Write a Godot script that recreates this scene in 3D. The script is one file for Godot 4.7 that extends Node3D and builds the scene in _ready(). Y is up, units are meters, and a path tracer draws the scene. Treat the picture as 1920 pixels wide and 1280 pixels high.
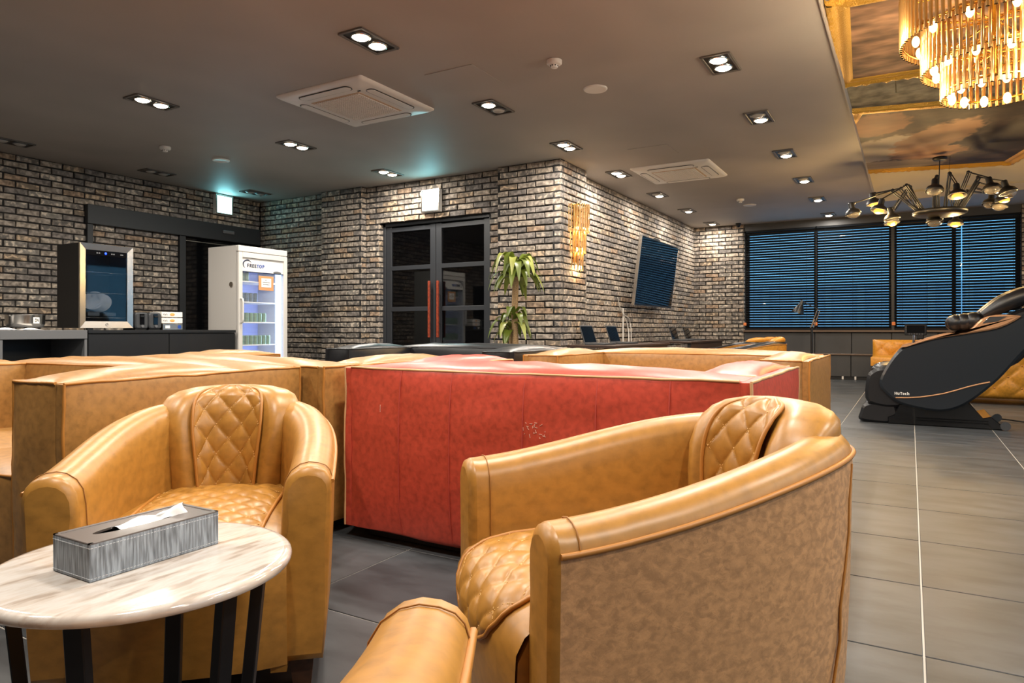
extends Node3D
# A lounge at night: tub chairs and box sofas in front of brick walls.
# World: -Z runs towards the blinds, +X to the right along the door wall; metres.

const EYE := 0.88
const CEIL := 2.89
var M := {}
var used := {}
var rng := RandomNumberGenerator.new()
var wob := FastNoiseLite.new()

# ---------------------------------------------------------------- mesh builder
class MB:
	var v := PackedVector3Array()
	var ix := PackedInt32Array()
	func tri(a, b, c):
		var n := v.size()
		v.append(a); v.append(b); v.append(c)
		ix.append(n); ix.append(n + 1); ix.append(n + 2)
	func quad(a, b, c, d):
		var n := v.size()
		v.append(a); v.append(b); v.append(c); v.append(d)
		ix.append_array(PackedInt32Array([n, n + 1, n + 2, n, n + 2, n + 3]))
	func grid(rows: Array, wu := false, wv := false):
		var n := v.size()
		var nr := rows.size()
		var nc: int = rows[0].size()
		for r in rows:
			v.append_array(r)
		for i in (nr if wv else nr - 1):
			var i2 := (i + 1) % nr
			for j in (nc if wu else nc - 1):
				var j2 := (j + 1) % nc
				var a := n + i * nc + j
				var b := n + i * nc + j2
				var c := n + i2 * nc + j2
				var d := n + i2 * nc + j
				ix.append_array(PackedInt32Array([a, b, c, a, c, d]))
	func fan(ring: PackedVector3Array, center: Vector3, flip := false):
		var n := v.size()
		v.append_array(ring)
		v.append(center)
		var k := ring.size()
		for i in k:
			if flip:
				ix.append_array(PackedInt32Array([n + (i + 1) % k, n + i, n + k]))
			else:
				ix.append_array(PackedInt32Array([n + i, n + (i + 1) % k, n + k]))
	func box(c: Vector3, s: Vector3, b := 0.0, t := Transform3D()):
		var h := s * 0.5
		b = minf(b, minf(h.x, minf(h.y, h.z)) * 0.9)
		for ax in 3:
			var u := (ax + 1) % 3
			var w := (ax + 2) % 3
			for sg in [-1.0, 1.0]:
				var q := []
				for k in [[-1, -1], [1, -1], [1, 1], [-1, 1]]:
					var p := Vector3.ZERO
					p[ax] = sg * h[ax]
					p[u] = k[0] * (h[u] - b)
					p[w] = k[1] * (h[w] - b)
					q.append(t * (c + p))
				if sg > 0: quad(q[0], q[1], q[2], q[3])
				else: quad(q[3], q[2], q[1], q[0])
			if b > 0.0:
				for su in [-1.0, 1.0]:
					for sw in [-1.0, 1.0]:
						var e := []
						for k in [[-1.0, 0], [1.0, 0], [1.0, 1], [-1.0, 1]]:
							var p := Vector3.ZERO
							p[ax] = k[0] * (h[ax] - b)
							p[u] = su * (h[u] - (b if k[1] == 1 else 0.0))
							p[w] = sw * (h[w] - (0.0 if k[1] == 1 else b))
							e.append(t * (c + p))
						if su * sw > 0: quad(e[0], e[1], e[2], e[3])
						else: quad(e[3], e[2], e[1], e[0])
		if b > 0.0:
			for sx in [-1.0, 1.0]:
				for sy in [-1.0, 1.0]:
					for sz in [-1.0, 1.0]:
						var p0 := t * (c + Vector3(sx * h.x, sy * (h.y - b), sz * (h.z - b)))
						var p1 := t * (c + Vector3(sx * (h.x - b), sy * h.y, sz * (h.z - b)))
						var p2 := t * (c + Vector3(sx * (h.x - b), sy * (h.y - b), sz * h.z))
						if sx * sy * sz > 0: tri(p0, p1, p2)
						else: tri(p2, p1, p0)
	func tube(path: PackedVector3Array, r, n := 8, closed := false, caps := true):
		var rows := []
		var k := path.size()
		var up := Vector3.UP
		var prev := Vector3.ZERO
		for i in k:
			var a: Vector3 = path[(i - 1 + k) % k] if closed else path[maxi(i - 1, 0)]
			var b: Vector3 = path[(i + 1) % k] if closed else path[mini(i + 1, k - 1)]
			var d := (b - a).normalized()
			if i == 0:
				prev = d.cross(up)
				if prev.length() < 0.05: prev = d.cross(Vector3.RIGHT)
			var s := (prev - d * prev.dot(d)).normalized()
			prev = s
			var o := d.cross(s)
			var rr: float = r if not (r is Array) else r[i]
			var row := PackedVector3Array()
			for j in n:
				var g := TAU * j / n
				row.append(path[i] + (s * cos(g) + o * sin(g)) * rr)
			rows.append(row)
		grid(rows, true, closed)
		if caps and not closed:
			fan(rows[0], path[0], true)
			fan(rows[-1], path[k - 1])
	func rod(a: Vector3, b: Vector3, r := 0.01, n := 8):
		tube(PackedVector3Array([a, b]), r, n)
	func bar(a: Vector3, b: Vector3, w: float, h: float, bev := 0.002, up := Vector3.UP):
		var d := (b - a)
		var z := d.normalized()
		var x := up.cross(z)
		if x.length() < 0.02: x = Vector3.RIGHT
		x = x.normalized()
		var y := z.cross(x)
		box(Vector3.ZERO, Vector3(w, h, d.length()), bev, Transform3D(Basis(x, y, z), (a + b) * 0.5))
	func lathe(prof: Array, n := 24, t := Transform3D(), a0 := 0.0, a1 := TAU):
		var full := absf(a1 - a0 - TAU) < 0.001
		var cols := n if full else n + 1
		var rows := []
		for p in prof:
			var row := PackedVector3Array()
			for j in cols:
				var g := a0 + (a1 - a0) * j / n
				row.append(t * Vector3(p[0] * cos(g), p[1], -p[0] * sin(g)))
			rows.append(row)
		grid(rows, full)
	func prism(poly: PackedVector2Array, z0: float, z1: float, t := Transform3D(), bev := 0.0):
		var id := Geometry2D.triangulate_polygon(poly)
		var cen := Vector2.ZERO
		for p in poly: cen += p
		cen /= poly.size()
		var k := poly.size()
		var inner := PackedVector2Array()
		for i in k:
			var a := (poly[i] - poly[(i - 1 + k) % k]).normalized()
			var b := (poly[(i + 1) % k] - poly[i]).normalized()
			var nn := Vector2(-(a.y + b.y), a.x + b.x).normalized()
			if Geometry2D.is_polygon_clockwise(poly): nn = -nn
			inner.append(poly[i] + nn * bev)
		for side in 2:
			var z := z0 if side == 0 else z1
			for i in range(0, id.size(), 3):
				var q := [inner[id[i]], inner[id[i + 1]], inner[id[i + 2]]]
				var a := t * Vector3(q[0].x, q[0].y, z)
				var b := t * Vector3(q[1].x, q[1].y, z)
				var c := t * Vector3(q[2].x, q[2].y, z)
				var ccw: bool = (q[1] - q[0]).cross(q[2] - q[0]) > 0
				if ccw == (z1 > z0) == (side == 1): tri(a, b, c)
				else: tri(c, b, a)
		var cwp := Geometry2D.is_polygon_clockwise(poly)
		var d := signf(z1 - z0)
		var lay := [[inner, z0], [poly, z0 + d * bev], [poly, z1 - d * bev], [inner, z1]] if bev > 0.0 else [[poly, z0], [poly, z1]]
		for l in lay.size() - 1:
			for i in k:
				var j := (i + 1) % k
				var a := t * Vector3(lay[l][0][i].x, lay[l][0][i].y, lay[l][1])
				var b := t * Vector3(lay[l][0][j].x, lay[l][0][j].y, lay[l][1])
				var c := t * Vector3(lay[l + 1][0][j].x, lay[l + 1][0][j].y, lay[l + 1][1])
				var e := t * Vector3(lay[l + 1][0][i].x, lay[l + 1][0][i].y, lay[l + 1][1])
				if cwp == (d > 0): quad(e, c, b, a)
				else: quad(a, b, c, e)
	func ball(c: Vector3, r: Vector3, nu := 16, nv := 10):
		var rows := []
		for i in nv + 1:
			var th := PI * i / nv - PI / 2
			var row := PackedVector3Array()
			for j in nu:
				var g := TAU * j / nu
				row.append(c + Vector3(r.x * cos(th) * cos(g), r.y * sin(th), -r.z * cos(th) * sin(g)))
			rows.append(row)
		grid(rows, true)
	func add(o, t := Transform3D()):
		var n := v.size()
		for p in o.v: v.append(t * p)
		for i in o.ix: ix.append(n + i)
	func arrays() -> Array:
		var nr := PackedVector3Array()
		nr.resize(v.size())
		var lo := Vector3.INF
		var hi := -Vector3.INF
		for p in v:
			lo = lo.min(p); hi = hi.max(p)
		var c := (lo + hi) * 0.5
		var vol := 0.0
		for i in range(0, ix.size(), 3):
			var a := v[ix[i]] - c
			var b := v[ix[i + 1]] - c
			var e := v[ix[i + 2]] - c
			var nn := (b - a).cross(e - a)
			vol += a.dot(b.cross(e))
			nr[ix[i]] += nn; nr[ix[i + 1]] += nn; nr[ix[i + 2]] += nn
		var flip := vol < -1e-9
		var out := ix.duplicate()
		for i in nr.size():
			nr[i] = (-nr[i] if flip else nr[i]).normalized()
		if not flip:
			for i in range(0, out.size(), 3):
				var q := out[i + 1]
				out[i + 1] = out[i + 2]
				out[i + 2] = q
		var arr := []
		arr.resize(Mesh.ARRAY_MAX)
		arr[Mesh.ARRAY_VERTEX] = v
		arr[Mesh.ARRAY_NORMAL] = nr
		arr[Mesh.ARRAY_INDEX] = out
		return arr
	func mesh() -> ArrayMesh:
		var m := ArrayMesh.new()
		m.add_surface_from_arrays(Mesh.PRIMITIVE_TRIANGLES, arrays())
		return m

# ---------------------------------------------------------------- naming
func numbered(called: String) -> String:
	var n: int = used.get(called, 0)
	used[called] = n + 1
	return called if n == 0 else "%s_%03d" % [called, n]

func tag(o, label, category = "", group = ""):
	o.set_meta("label", label)
	if category: o.set_meta("category", category)
	if group: o.set_meta("group", group)
	return o

func thing(called, label, category, at = Vector3.ZERO, turn = 0.0, group = ""):
	var o := Node3D.new()
	o.name = numbered(called)
	add_child(o)
	o.position = at
	o.rotation.y = turn
	return tag(o, label, category, group)

func put(b, called, m, parent = null):
	var o := MeshInstance3D.new()
	o.mesh = b if b is Mesh else b.mesh()
	if m != null: o.material_override = m
	if parent == null:
		o.name = numbered(called)
		add_child(o)
	else:
		o.name = called
		parent.add_child(o, true)
	return o

func struct(b, called, m):
	var o = put(b, called, m)
	o.set_meta("kind", "structure")
	return o

func copy(o, label = "", at = null, turn = null):
	var c = o.duplicate()
	var base: String = o.name
	if base.length() > 4 and base[-4] == "_": base = base.substr(0, base.length() - 4)
	c.name = numbered(base)
	add_child(c)
	if label: c.set_meta("label", label)
	if at != null: c.position = at
	if turn != null: c.rotation.y = turn
	return c

func bx(c, s, bev = 0.0) -> MB:
	var b := MB.new()
	b.box(c, s, bev)
	return b

# ---------------------------------------------------------------- materials
func col(r, g, b) -> Color:
	return Color(r / 255.0, g / 255.0, b / 255.0)

func mat(key, c: Color, rough = 0.5, metal = 0.0) -> StandardMaterial3D:
	var m := StandardMaterial3D.new()
	m.resource_name = key
	m.albedo_color = c
	m.roughness = rough
	m.metallic = metal
	M[key] = m
	return m

func noise_tex(freq: float, octaves: int, ramp: Array, sd: int, size := 512, kind := FastNoiseLite.TYPE_SIMPLEX_SMOOTH, warp := 0.0) -> NoiseTexture2D:
	var n := FastNoiseLite.new()
	n.seed = sd
	n.noise_type = kind
	n.frequency = freq
	n.fractal_octaves = octaves
	if warp > 0.0:
		n.domain_warp_enabled = true
		n.domain_warp_amplitude = warp
		n.domain_warp_frequency = freq
	var t := NoiseTexture2D.new()
	t.width = size
	t.height = size
	t.seamless = true
	t.noise = n
	if ramp:
		var g := Gradient.new()
		var offs := PackedFloat32Array()
		var cols := PackedColorArray()
		for p in ramp:
			offs.append(p[0]); cols.append(p[1])
		g.offsets = offs
		g.colors = cols
		t.color_ramp = g
	return t

func grey(x) -> Color:
	return Color(x, x, x)

func tri_map(m, scale: float, world := true):
	m.uv1_triplanar = true
	m.uv1_world_triplanar = world
	m.uv1_scale = Vector3.ONE * scale
	return m

func relief(m, t, depth):
	m.heightmap_enabled = true
	m.heightmap_texture = t
	m.heightmap_scale = depth
	return m

func make_materials():
	var grain := noise_tex(0.06, 3, [], 11, 512, FastNoiseLite.TYPE_CELLULAR)
	var hide := noise_tex(0.022, 5, [[0.0, grey(0.78)], [0.35, grey(0.9)], [0.6, grey(0.96)], [0.85, grey(1.0)]], 3, 1024, FastNoiseLite.TYPE_SIMPLEX_SMOOTH, 30.0)
	var cloud := noise_tex(0.01, 6, [[0.0, grey(0.55)], [0.5, grey(0.82)], [1.0, grey(1.0)]], 21, 1024)
	for a in [["sofa_tan", col(164, 118, 62), 0.37], ["tan", col(176, 124, 53), 0.37], ["tan_mottled_sheen", col(198, 148, 100), 0.42], ["red", col(194, 74, 55), 0.36], ["black_leather", col(22, 22, 25), 0.36], ["ochre", col(206, 142, 44), 0.42]]:
		var m := mat(a[0], a[1], a[2])
		m.albedo_texture = hide
		tri_map(m, 1.3)
		relief(m, grain, 0.02)
	M.tan_mottled_sheen.albedo_texture = noise_tex(0.034, 6, [[0.0, grey(0.74)], [0.36, grey(0.84)], [0.52, grey(0.91)], [0.7, grey(1.0)]], 17, 1024, FastNoiseLite.TYPE_SIMPLEX, 40.0)  # mottled leather, greyer and paler: the outside's sheen is put into the colour
	mat("tan_piping", col(170, 112, 45), 0.45)
	mat("welt_red", col(150, 46, 34), 0.45)
	mat("pale_welt", col(196, 150, 104), 0.5)
	mat("black_piping", col(18, 18, 20), 0.4)
	mat("stitch", col(150, 98, 36), 0.6)
	mat("red_stitch", col(172, 62, 48), 0.6)
	mat("scuff", col(214, 170, 150), 0.7)
	# brick tones: one set of textures, eight tints
	var bt := noise_tex(0.011, 5, [[0.0, grey(0.5)], [0.3, grey(0.68)], [0.52, grey(0.78)], [0.7, grey(0.9)], [1.0, grey(1.0)]], 5, 1024, FastNoiseLite.TYPE_SIMPLEX, 18.0)
	var bt2 := noise_tex(0.01, 5, [[0.0, grey(0.5)], [0.42, grey(0.62)], [0.6, grey(0.72)], [0.7, col(246, 238, 226)], [1.0, grey(1.0)]], 8, 1024, FastNoiseLite.TYPE_SIMPLEX, 25.0)
	var pit := noise_tex(0.05, 4, [], 9, 512)
	var tones := [col(188, 174, 160), col(176, 166, 156), col(200, 184, 166), col(158, 148, 140), col(202, 180, 156), col(214, 203, 190), col(192, 164, 138), col(138, 130, 124)]
	for i in tones.size():
		var m := mat("brick%d" % i, tones[i], 0.88)
		m.albedo_texture = bt2 if i in [1, 4, 5] else bt
		tri_map(m, 1.1)
		relief(m, pit, 0.12)
	var mo := mat("mortar", col(34, 32, 31), 0.95)
	relief(tri_map(mo, 3.0), pit, 0.2)
	var ce := mat("ceiling", col(172, 165, 158), 0.62)
	ce.albedo_texture = noise_tex(0.004, 3, [[0.0, grey(0.93)], [1.0, grey(1.0)]], 31, 512)
	tri_map(ce, 0.3)
	mat("wall_paint", col(92, 88, 84), 0.8)
	for i in 3:
		var m := mat("tile%d" % i, [col(78, 81, 84), col(74, 77, 80), col(83, 85, 87)][i], 0.4)
		m.metallic_specular = 0.38
		m.albedo_texture = noise_tex(0.006, 6, [[0.0, grey(0.72)], [0.45, grey(0.88)], [0.7, grey(0.95)], [1.0, grey(1.0)]], 40 + i, 1024, FastNoiseLite.TYPE_SIMPLEX, 60.0)
		tri_map(m, 0.55)
		m.uv1_scale = Vector3(0.35, 0.5, 0.9)
	mat("grout", col(176, 172, 164), 0.9)
	var mb := mat("marble", col(194, 188, 182), 0.12)
	mb.albedo_texture = noise_tex(0.006, 5, [[0.0, col(196, 184, 172)], [0.26, col(216, 206, 197)], [0.36, col(240, 234, 228)], [0.62, grey(1.0)], [1.0, col(238, 230, 222)]], 52, 1024, FastNoiseLite.TYPE_SIMPLEX, 40.0)
	tri_map(mb, 1.0)
	mb.uv1_scale = Vector3(3.2, 3.0, 0.75)
	mb.clearcoat_enabled = true
	mb.clearcoat = 0.6
	mb.clearcoat_roughness = 0.05
	var tb := mat("grey_weave", col(178, 190, 202), 0.5)
	tb.albedo_texture = noise_tex(0.03, 4, [[0.0, grey(0.5)], [0.45, grey(0.74)], [0.6, grey(0.84)], [1.0, grey(0.98)]], 61, 512)
	tri_map(tb, 3.0)
	tb.uv1_scale = Vector3(9.0, 0.8, 9.0)
	mat("box_top", col(88, 80, 76), 0.28)
	mat("white_thread", col(200, 204, 208), 0.6)
	mat("tissue", col(244, 242, 240), 0.9)
	mat("dark_metal", col(34, 34, 37), 0.38, 0.6)
	mat("black", col(16, 16, 17), 0.45)
	mat("black_satin", col(24, 25, 27), 0.3)
	mat("black_gloss", col(10, 10, 12), 0.06)
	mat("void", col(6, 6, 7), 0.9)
	mat("charcoal", col(52, 54, 57), 0.5)
	mat("panel_grey", col(60, 60, 61), 0.55)
	mat("shelf_grey", col(92, 93, 95), 0.5)
	mat("door_grey", col(44, 46, 50), 0.4)
	mat("header_black", col(34, 36, 39), 0.5)
	mat("white_plastic", col(226, 222, 216), 0.4)
	mat("grille", col(196, 168, 140), 0.6)
	mat("fridge_white", col(200, 196, 190), 0.35)
	mat("fridge_inside", col(160, 174, 236), 0.5)
	mat("navy", col(24, 36, 66), 0.5)
	mat("steel", col(200, 196, 190), 0.22, 1.0)
	mat("chrome", col(220, 220, 222), 0.1, 1.0)
	mat("bronze", col(190, 142, 104), 0.28, 0.3)
	mat("gold", col(212, 160, 66), 0.22, 1.0)
	var ga := mat("gilt", col(218, 168, 66), 0.34, 0.45)
	relief(tri_map(ga, 7.0), noise_tex(0.03, 3, [], 71, 512, FastNoiseLite.TYPE_CELLULAR), 0.6)
	mat("amber_rod", col(184, 144, 90), 0.14, 0.65)
	var wd := mat("handle_wood", col(168, 66, 34), 0.4)
	wd.albedo_texture = cloud
	tri_map(wd, 2.0)
	var fw := mat("foot_wood", col(96, 62, 40), 0.5)
	fw.albedo_texture = cloud
	tri_map(fw, 3.0)
	mat("dark_wood", col(58, 42, 33), 0.4)
	mat("sill_wood", col(92, 72, 56), 0.4)
	var bk := mat("bark", col(186, 152, 108), 0.9)
	bk.albedo_texture = noise_tex(0.05, 4, [[0.0, grey(0.45)], [0.6, grey(0.85)], [1.0, grey(1.0)]], 81, 512)
	tri_map(bk, 3.0)
	for a in [["leaf", col(88, 100, 32)], ["leaf_pale", col(140, 144, 70)]]:
		var m := mat(a[0], a[1], 0.4)
		m.backlight_enabled = true
		m.backlight = col(60, 70, 16)
	mat("pot", col(40, 40, 42), 0.5)
	mat("soil", col(50, 38, 28), 0.95)
	mat("slat", col(30, 32, 35), 0.75)
	M.slat.metallic_specular = 0.2
	mat("unlit_lamp", col(176, 172, 166), 0.3)
	mat("paper", col(236, 232, 224), 0.8)
	mat("kraft", col(196, 140, 92), 0.8)
	mat("ink", col(40, 40, 44), 0.7)
	mat("egg", col(236, 160, 84), 0.5)
	mat("blue_badge", col(30, 70, 150), 0.4)
	mat("cream", col(238, 220, 172), 0.7)
	var cc := mat("concrete", col(176, 166, 138), 0.85)
	cc.albedo_texture = noise_tex(0.008, 6, [[0.0, grey(0.6)], [0.5, grey(0.85)], [1.0, grey(1.0)]], 91, 512)
	tri_map(cc, 1.2)
	mat("chair_grey", col(27, 32, 38), 0.3)
	mat("china", col(222, 226, 230), 0.3)
	mat("cable_white", col(206, 202, 196), 0.6)
	mat("facade", col(206, 216, 226), 0.9)
	mat("fixture", col(96, 92, 88), 0.4)
	mat("tinted_glass", Color(0.02, 0.03, 0.05, 0.35), 0.03).transparency = BaseMaterial3D.TRANSPARENCY_ALPHA
	mat("thread", col(222, 176, 108), 0.6)
	mat("can_green", col(96, 128, 96), 0.35, 0.3)
	mat("can_dark", col(54, 76, 92), 0.35, 0.3)
	mat("orange_tag", col(214, 120, 60), 0.6)
	var g := mat("glass", Color(0.9, 0.95, 1.0, 0.06), 0.02)
	g.transparency = BaseMaterial3D.TRANSPARENCY_ALPHA
	var g2 := mat("smoked_glass", Color(0.02, 0.02, 0.025, 0.5), 0.03)
	g2.transparency = BaseMaterial3D.TRANSPARENCY_ALPHA
	var g3 := mat("bulb_glass", Color(0.9, 0.86, 0.8, 0.1), 0.05)
	g3.transparency = BaseMaterial3D.TRANSPARENCY_ALPHA
	glow("lamp_warm", Color(1.0, 0.93, 0.82), 22.0)
	glow("bulb_amber", Color(1.0, 0.62, 0.24), 2.4)
	glow("bulb_crystal", Color(1.0, 0.86, 0.62), 9.0)
	glow("exit_glow", Color(0.78, 0.98, 1.0), 3.2)
	glow("fridge_glow", Color(0.72, 0.82, 1.0), 3.0)
	glow("blue_led", Color(0.1, 0.25, 1.0), 5.0)

func glow(key, c: Color, e: float):
	var m := mat(key, c, 0.4)
	m.emission_enabled = true
	m.emission = c
	m.emission_energy_multiplier = e

func text(s: String, size: float, m, parent, at: Vector3, rot := Vector3.ZERO, called := "lettering", squeeze := 1.0, slant := 0.0):
	var t := TextMesh.new()
	t.text = s
	var f := SystemFont.new()
	f.font_names = PackedStringArray(["Droid Sans"])
	f.font_weight = 700
	t.font = f
	t.font_size = 32
	t.pixel_size = size / 32.0
	t.depth = 0.003
	var o := MeshInstance3D.new()
	o.name = called
	o.mesh = t
	o.material_override = m
	t.material = m
	parent.add_child(o, true)
	o.position = at
	o.rotation = rot
	o.scale = Vector3(squeeze, 1, 1)
	return o

# ---------------------------------------------------------------- scene
func _ready():
	rng.seed = 7
	wob.seed = 4
	wob.frequency = 1.0
	wob.noise_type = FastNoiseLite.TYPE_SIMPLEX_SMOOTH
	wob.fractal_octaves = 2
	# camera: 24 mm lens, level, turned 30.27 degrees left of the room's long axis
	var cam := Camera3D.new()
	cam.name = "camera"
	add_child(cam)
	cam.position = Vector3(0, EYE, 0)
	cam.rotation.y = deg_to_rad(30.2676)
	cam.projection = Camera3D.PROJECTION_FRUSTUM
	cam.near = 0.05
	cam.far = 200.0
	cam.size = 0.05 * 1280.0 / 1280.0
	cam.frustum_offset = Vector2(0, -0.05 * 22.0 / 1280.0)
	cam.current = true
	# dusk sky outside the blinds
	var env := Environment.new()
	env.background_mode = Environment.BG_COLOR
	env.background_color = col(96, 168, 214)
	env.background_energy_multiplier = 2.4
	env.tonemap_mode = Environment.TONE_MAPPER_LINEAR
	env.tonemap_exposure = 0.78
	env.sdfgi_enabled = true
	env.ssao_enabled = true
	env.ssil_enabled = true
	var we := WorldEnvironment.new()
	we.name = "environment"
	we.environment = env
	add_child(we)
	make_materials()
	build_shell()
	build_floor()
	build_bricks()
	build_doors()
	build_windows()
	build_ceiling_things()
	build_sofas()
	build_chairs()
	build_table()
	build_massage()
	build_kitchen()
	build_wall_things()
	build_desk()
	build_far_lounge()
	build_spider()
	build_chandelier()

const LAMP_ENERGY := 3.0

func slab(lo: Vector3, hi: Vector3, b = null) -> MB:
	if b == null: b = MB.new()
	b.box((lo + hi) * 0.5, hi - lo)
	return b

const RX0 := -0.483   # ceiling recess over the lounge
const RX1 := 2.6
const RZ0 := -12.08
const RZ1 := -2.4
const XR := 4.6       # right wall
const ZB := 3.2       # wall behind the camera

func build_shell():
	var b := MB.new()
	slab(Vector3(-9.2, CEIL, -14.2), Vector3(RX0, CEIL + 0.3, ZB + 0.2), b)
	slab(Vector3(RX1, CEIL, -14.2), Vector3(XR + 0.2, CEIL + 0.3, ZB + 0.2), b)
	slab(Vector3(RX0, CEIL, -14.2), Vector3(RX1, CEIL + 0.3, RZ0), b)
	slab(Vector3(RX0, CEIL, RZ1), Vector3(RX1, CEIL + 0.3, ZB + 0.2), b)
	struct(b, "ceiling", M.ceiling)
	var r := slab(Vector3(RX0 - 0.05, CEIL + 0.09, RZ0 - 0.05), Vector3(RX1 + 0.05, CEIL + 0.35, RZ1 + 0.05))
	var rc = struct(r, "ceiling_recess", M.cream)
	# bare concrete boards between the pictures, each with an open joint
	var k := 0
	for row in 4:
		var z1 := -6.05 - row * 0.43
		var x := RX0 + 0.004 - (0.0 if row % 2 == 0 else 0.35)
		while x < RX1:
			var x0 := maxf(x, RX0 + 0.004)
			var x1 := minf(x + 0.72, RX1 - 0.004)
			if x1 - x0 > 0.02 and k < 40:
				put(bx(Vector3((x0 + x1) / 2, CEIL + 0.082, z1 - 0.212), Vector3(x1 - x0 - 0.006, 0.016, 0.422), 0.003), "concrete_panel", M.concrete, rc)
				k += 1
			x += 0.72
	var e := MB.new()
	e.box(Vector3(RX0 + 0.004, CEIL + 0.04, (RZ0 + RZ1) / 2), Vector3(0.008, 0.11, RZ1 - RZ0), 0.0)
	e.box(Vector3((RX0 + RX1) / 2, CEIL + 0.04, RZ0 + 0.004), Vector3(RX1 - RX0, 0.11, 0.008), 0.0)
	struct(e, "trim_1", M.ceiling)
	# right wall with a row of tall windows on the dusk
	var rw := MB.new()
	slab(Vector3(XR, 0, -14.2), Vector3(XR + 0.2, 0.6, ZB), rw)
	slab(Vector3(XR, 2.6, -14.2), Vector3(XR + 0.2, CEIL, ZB), rw)
	var zz := -14.2
	while zz < ZB:
		slab(Vector3(XR, 0.6, zz), Vector3(XR + 0.2, 2.6, minf(zz + 0.5, ZB)), rw)
		zz += 2.9
	struct(rw, "wall_right", M.wall_paint)
	for i in 6:
		var o = Node3D.new()
		o.name = "window_%d" % (i + 3)
		add_child(o)
		o.set_meta("kind", "structure")
		var z0 := -13.7 + i * 2.9
		put(slab(Vector3(XR + 0.1, 0.62, z0 + 0.02), Vector3(XR + 0.106, 2.58, z0 + 2.38)), "pane", M.glass, o)
		var wf := MB.new()
		for y in [0.63, 2.57]: wf.box(Vector3(XR + 0.1, y, z0 + 1.2), Vector3(0.06, 0.06, 2.4), 0.003)
		for q in [0.03, 1.2, 2.37]: wf.box(Vector3(XR + 0.1, 1.6, z0 + q), Vector3(0.06, 1.9, 0.06), 0.003)
		put(wf, "window_frame", M.black_satin, o)
	struct(slab(Vector3(-9.2, 0, ZB), Vector3(XR + 0.2, CEIL, ZB + 0.2)), "wall_behind", M.wall_paint)
	# plain filler behind the brick faces, so that no sky leaks in
	var f := MB.new()
	slab(Vector3(-9.4, 0, -7.9), Vector3(-9.2, CEIL + 0.3, ZB + 0.2), f)
	slab(Vector3(-9.4, 0, -9.2), Vector3(-3.9, CEIL + 0.3, -9.0), f)
	slab(Vector3(-9.4, 0, -9.2), Vector3(-9.2, CEIL + 0.3, -7.5), f)
	slab(Vector3(-4.1, 0, -14.2), Vector3(-3.9, CEIL + 0.3, -9.0), f)
	struct(f, "wall_outer", M.void)
	# dark lobby behind the glass doors
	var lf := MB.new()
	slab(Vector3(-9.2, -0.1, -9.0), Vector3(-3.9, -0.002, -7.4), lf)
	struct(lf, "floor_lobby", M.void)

func seen(p: Vector3) -> Vector3:
	var th := deg_to_rad(30.2676)
	var d := p - Vector3(0, EYE, 0)
	var x := d.x * cos(th) - d.z * sin(th)
	var z := -d.x * sin(th) - d.z * cos(th)
	if z < 0.05: return Vector3(-9999, -9999, z)
	return Vector3(960 + 1280 * x / z, 618 - 1280 * d.y / z, z)

func in_frame(q: Vector3, m := 20.0) -> bool:
	return q.z > 0.05 and q.x > -m and q.x < 1920 + m and q.y > -m and q.y < 1280 + m

func build_floor():
	var g = struct(slab(Vector3(-9.2, -0.12, -14.2), Vector3(XR + 0.2, -0.003, ZB + 0.2)), "floor", M.grout)
	var p := 0.59
	var tile := MB.new()
	tile.box(Vector3(0, -0.005, 0), Vector3(p - 0.006, 0.01, p - 0.006), 0.0012)
	var tm := tile.mesh()
	var list := []
	for i in range(-17, 9):
		for j in range(-9, 22):
			var c := Vector3(0.032 + (i + 0.5) * p, 0, -2.15 - 0.583 * (j + 0.5))
			if c.x < -9.1 or c.x > XR or c.z < -13.9 or c.z > ZB: continue
			var q := seen(c)
			list.append([q.z if in_frame(q, 250) else 500.0 + c.length(), c])
	list.sort_custom(func(a, b): return a[0] < b[0])
	var rest := [MB.new(), MB.new(), MB.new()]
	for n in list.size():
		var c: Vector3 = list[n][1]
		var k := rng.randi() % 3
		if n < 300:
			var o = put(tm, "tile", M["tile%d" % k], g)
			o.position = c
			o.scale.z = 0.583 / 0.59
		else:
			rest[k].box(c + Vector3(0, -0.005, 0), Vector3(p - 0.006, 0.01, 0.577))
	put_multi(rest, ["tile0", "tile1", "tile2"], "distant_tiles", g)

func put_multi(mbs: Array, keys: Array, called: String, parent):
	var m := ArrayMesh.new()
	for i in mbs.size():
		if mbs[i].v.size() == 0: continue
		m.add_surface_from_arrays(Mesh.PRIMITIVE_TRIANGLES, mbs[i].arrays())
		m.surface_set_material(m.get_surface_count() - 1, M[keys[i]])
	if m.get_surface_count() == 0: return null
	var o = put(m, called, null, parent)
	o.set_meta("kind", "stuff")
	return o

# ---------------------------------------------------------------- brick walls
const BP := 2.89 / 38.0
const BL := 0.252
var brick_shapes := []

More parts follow.
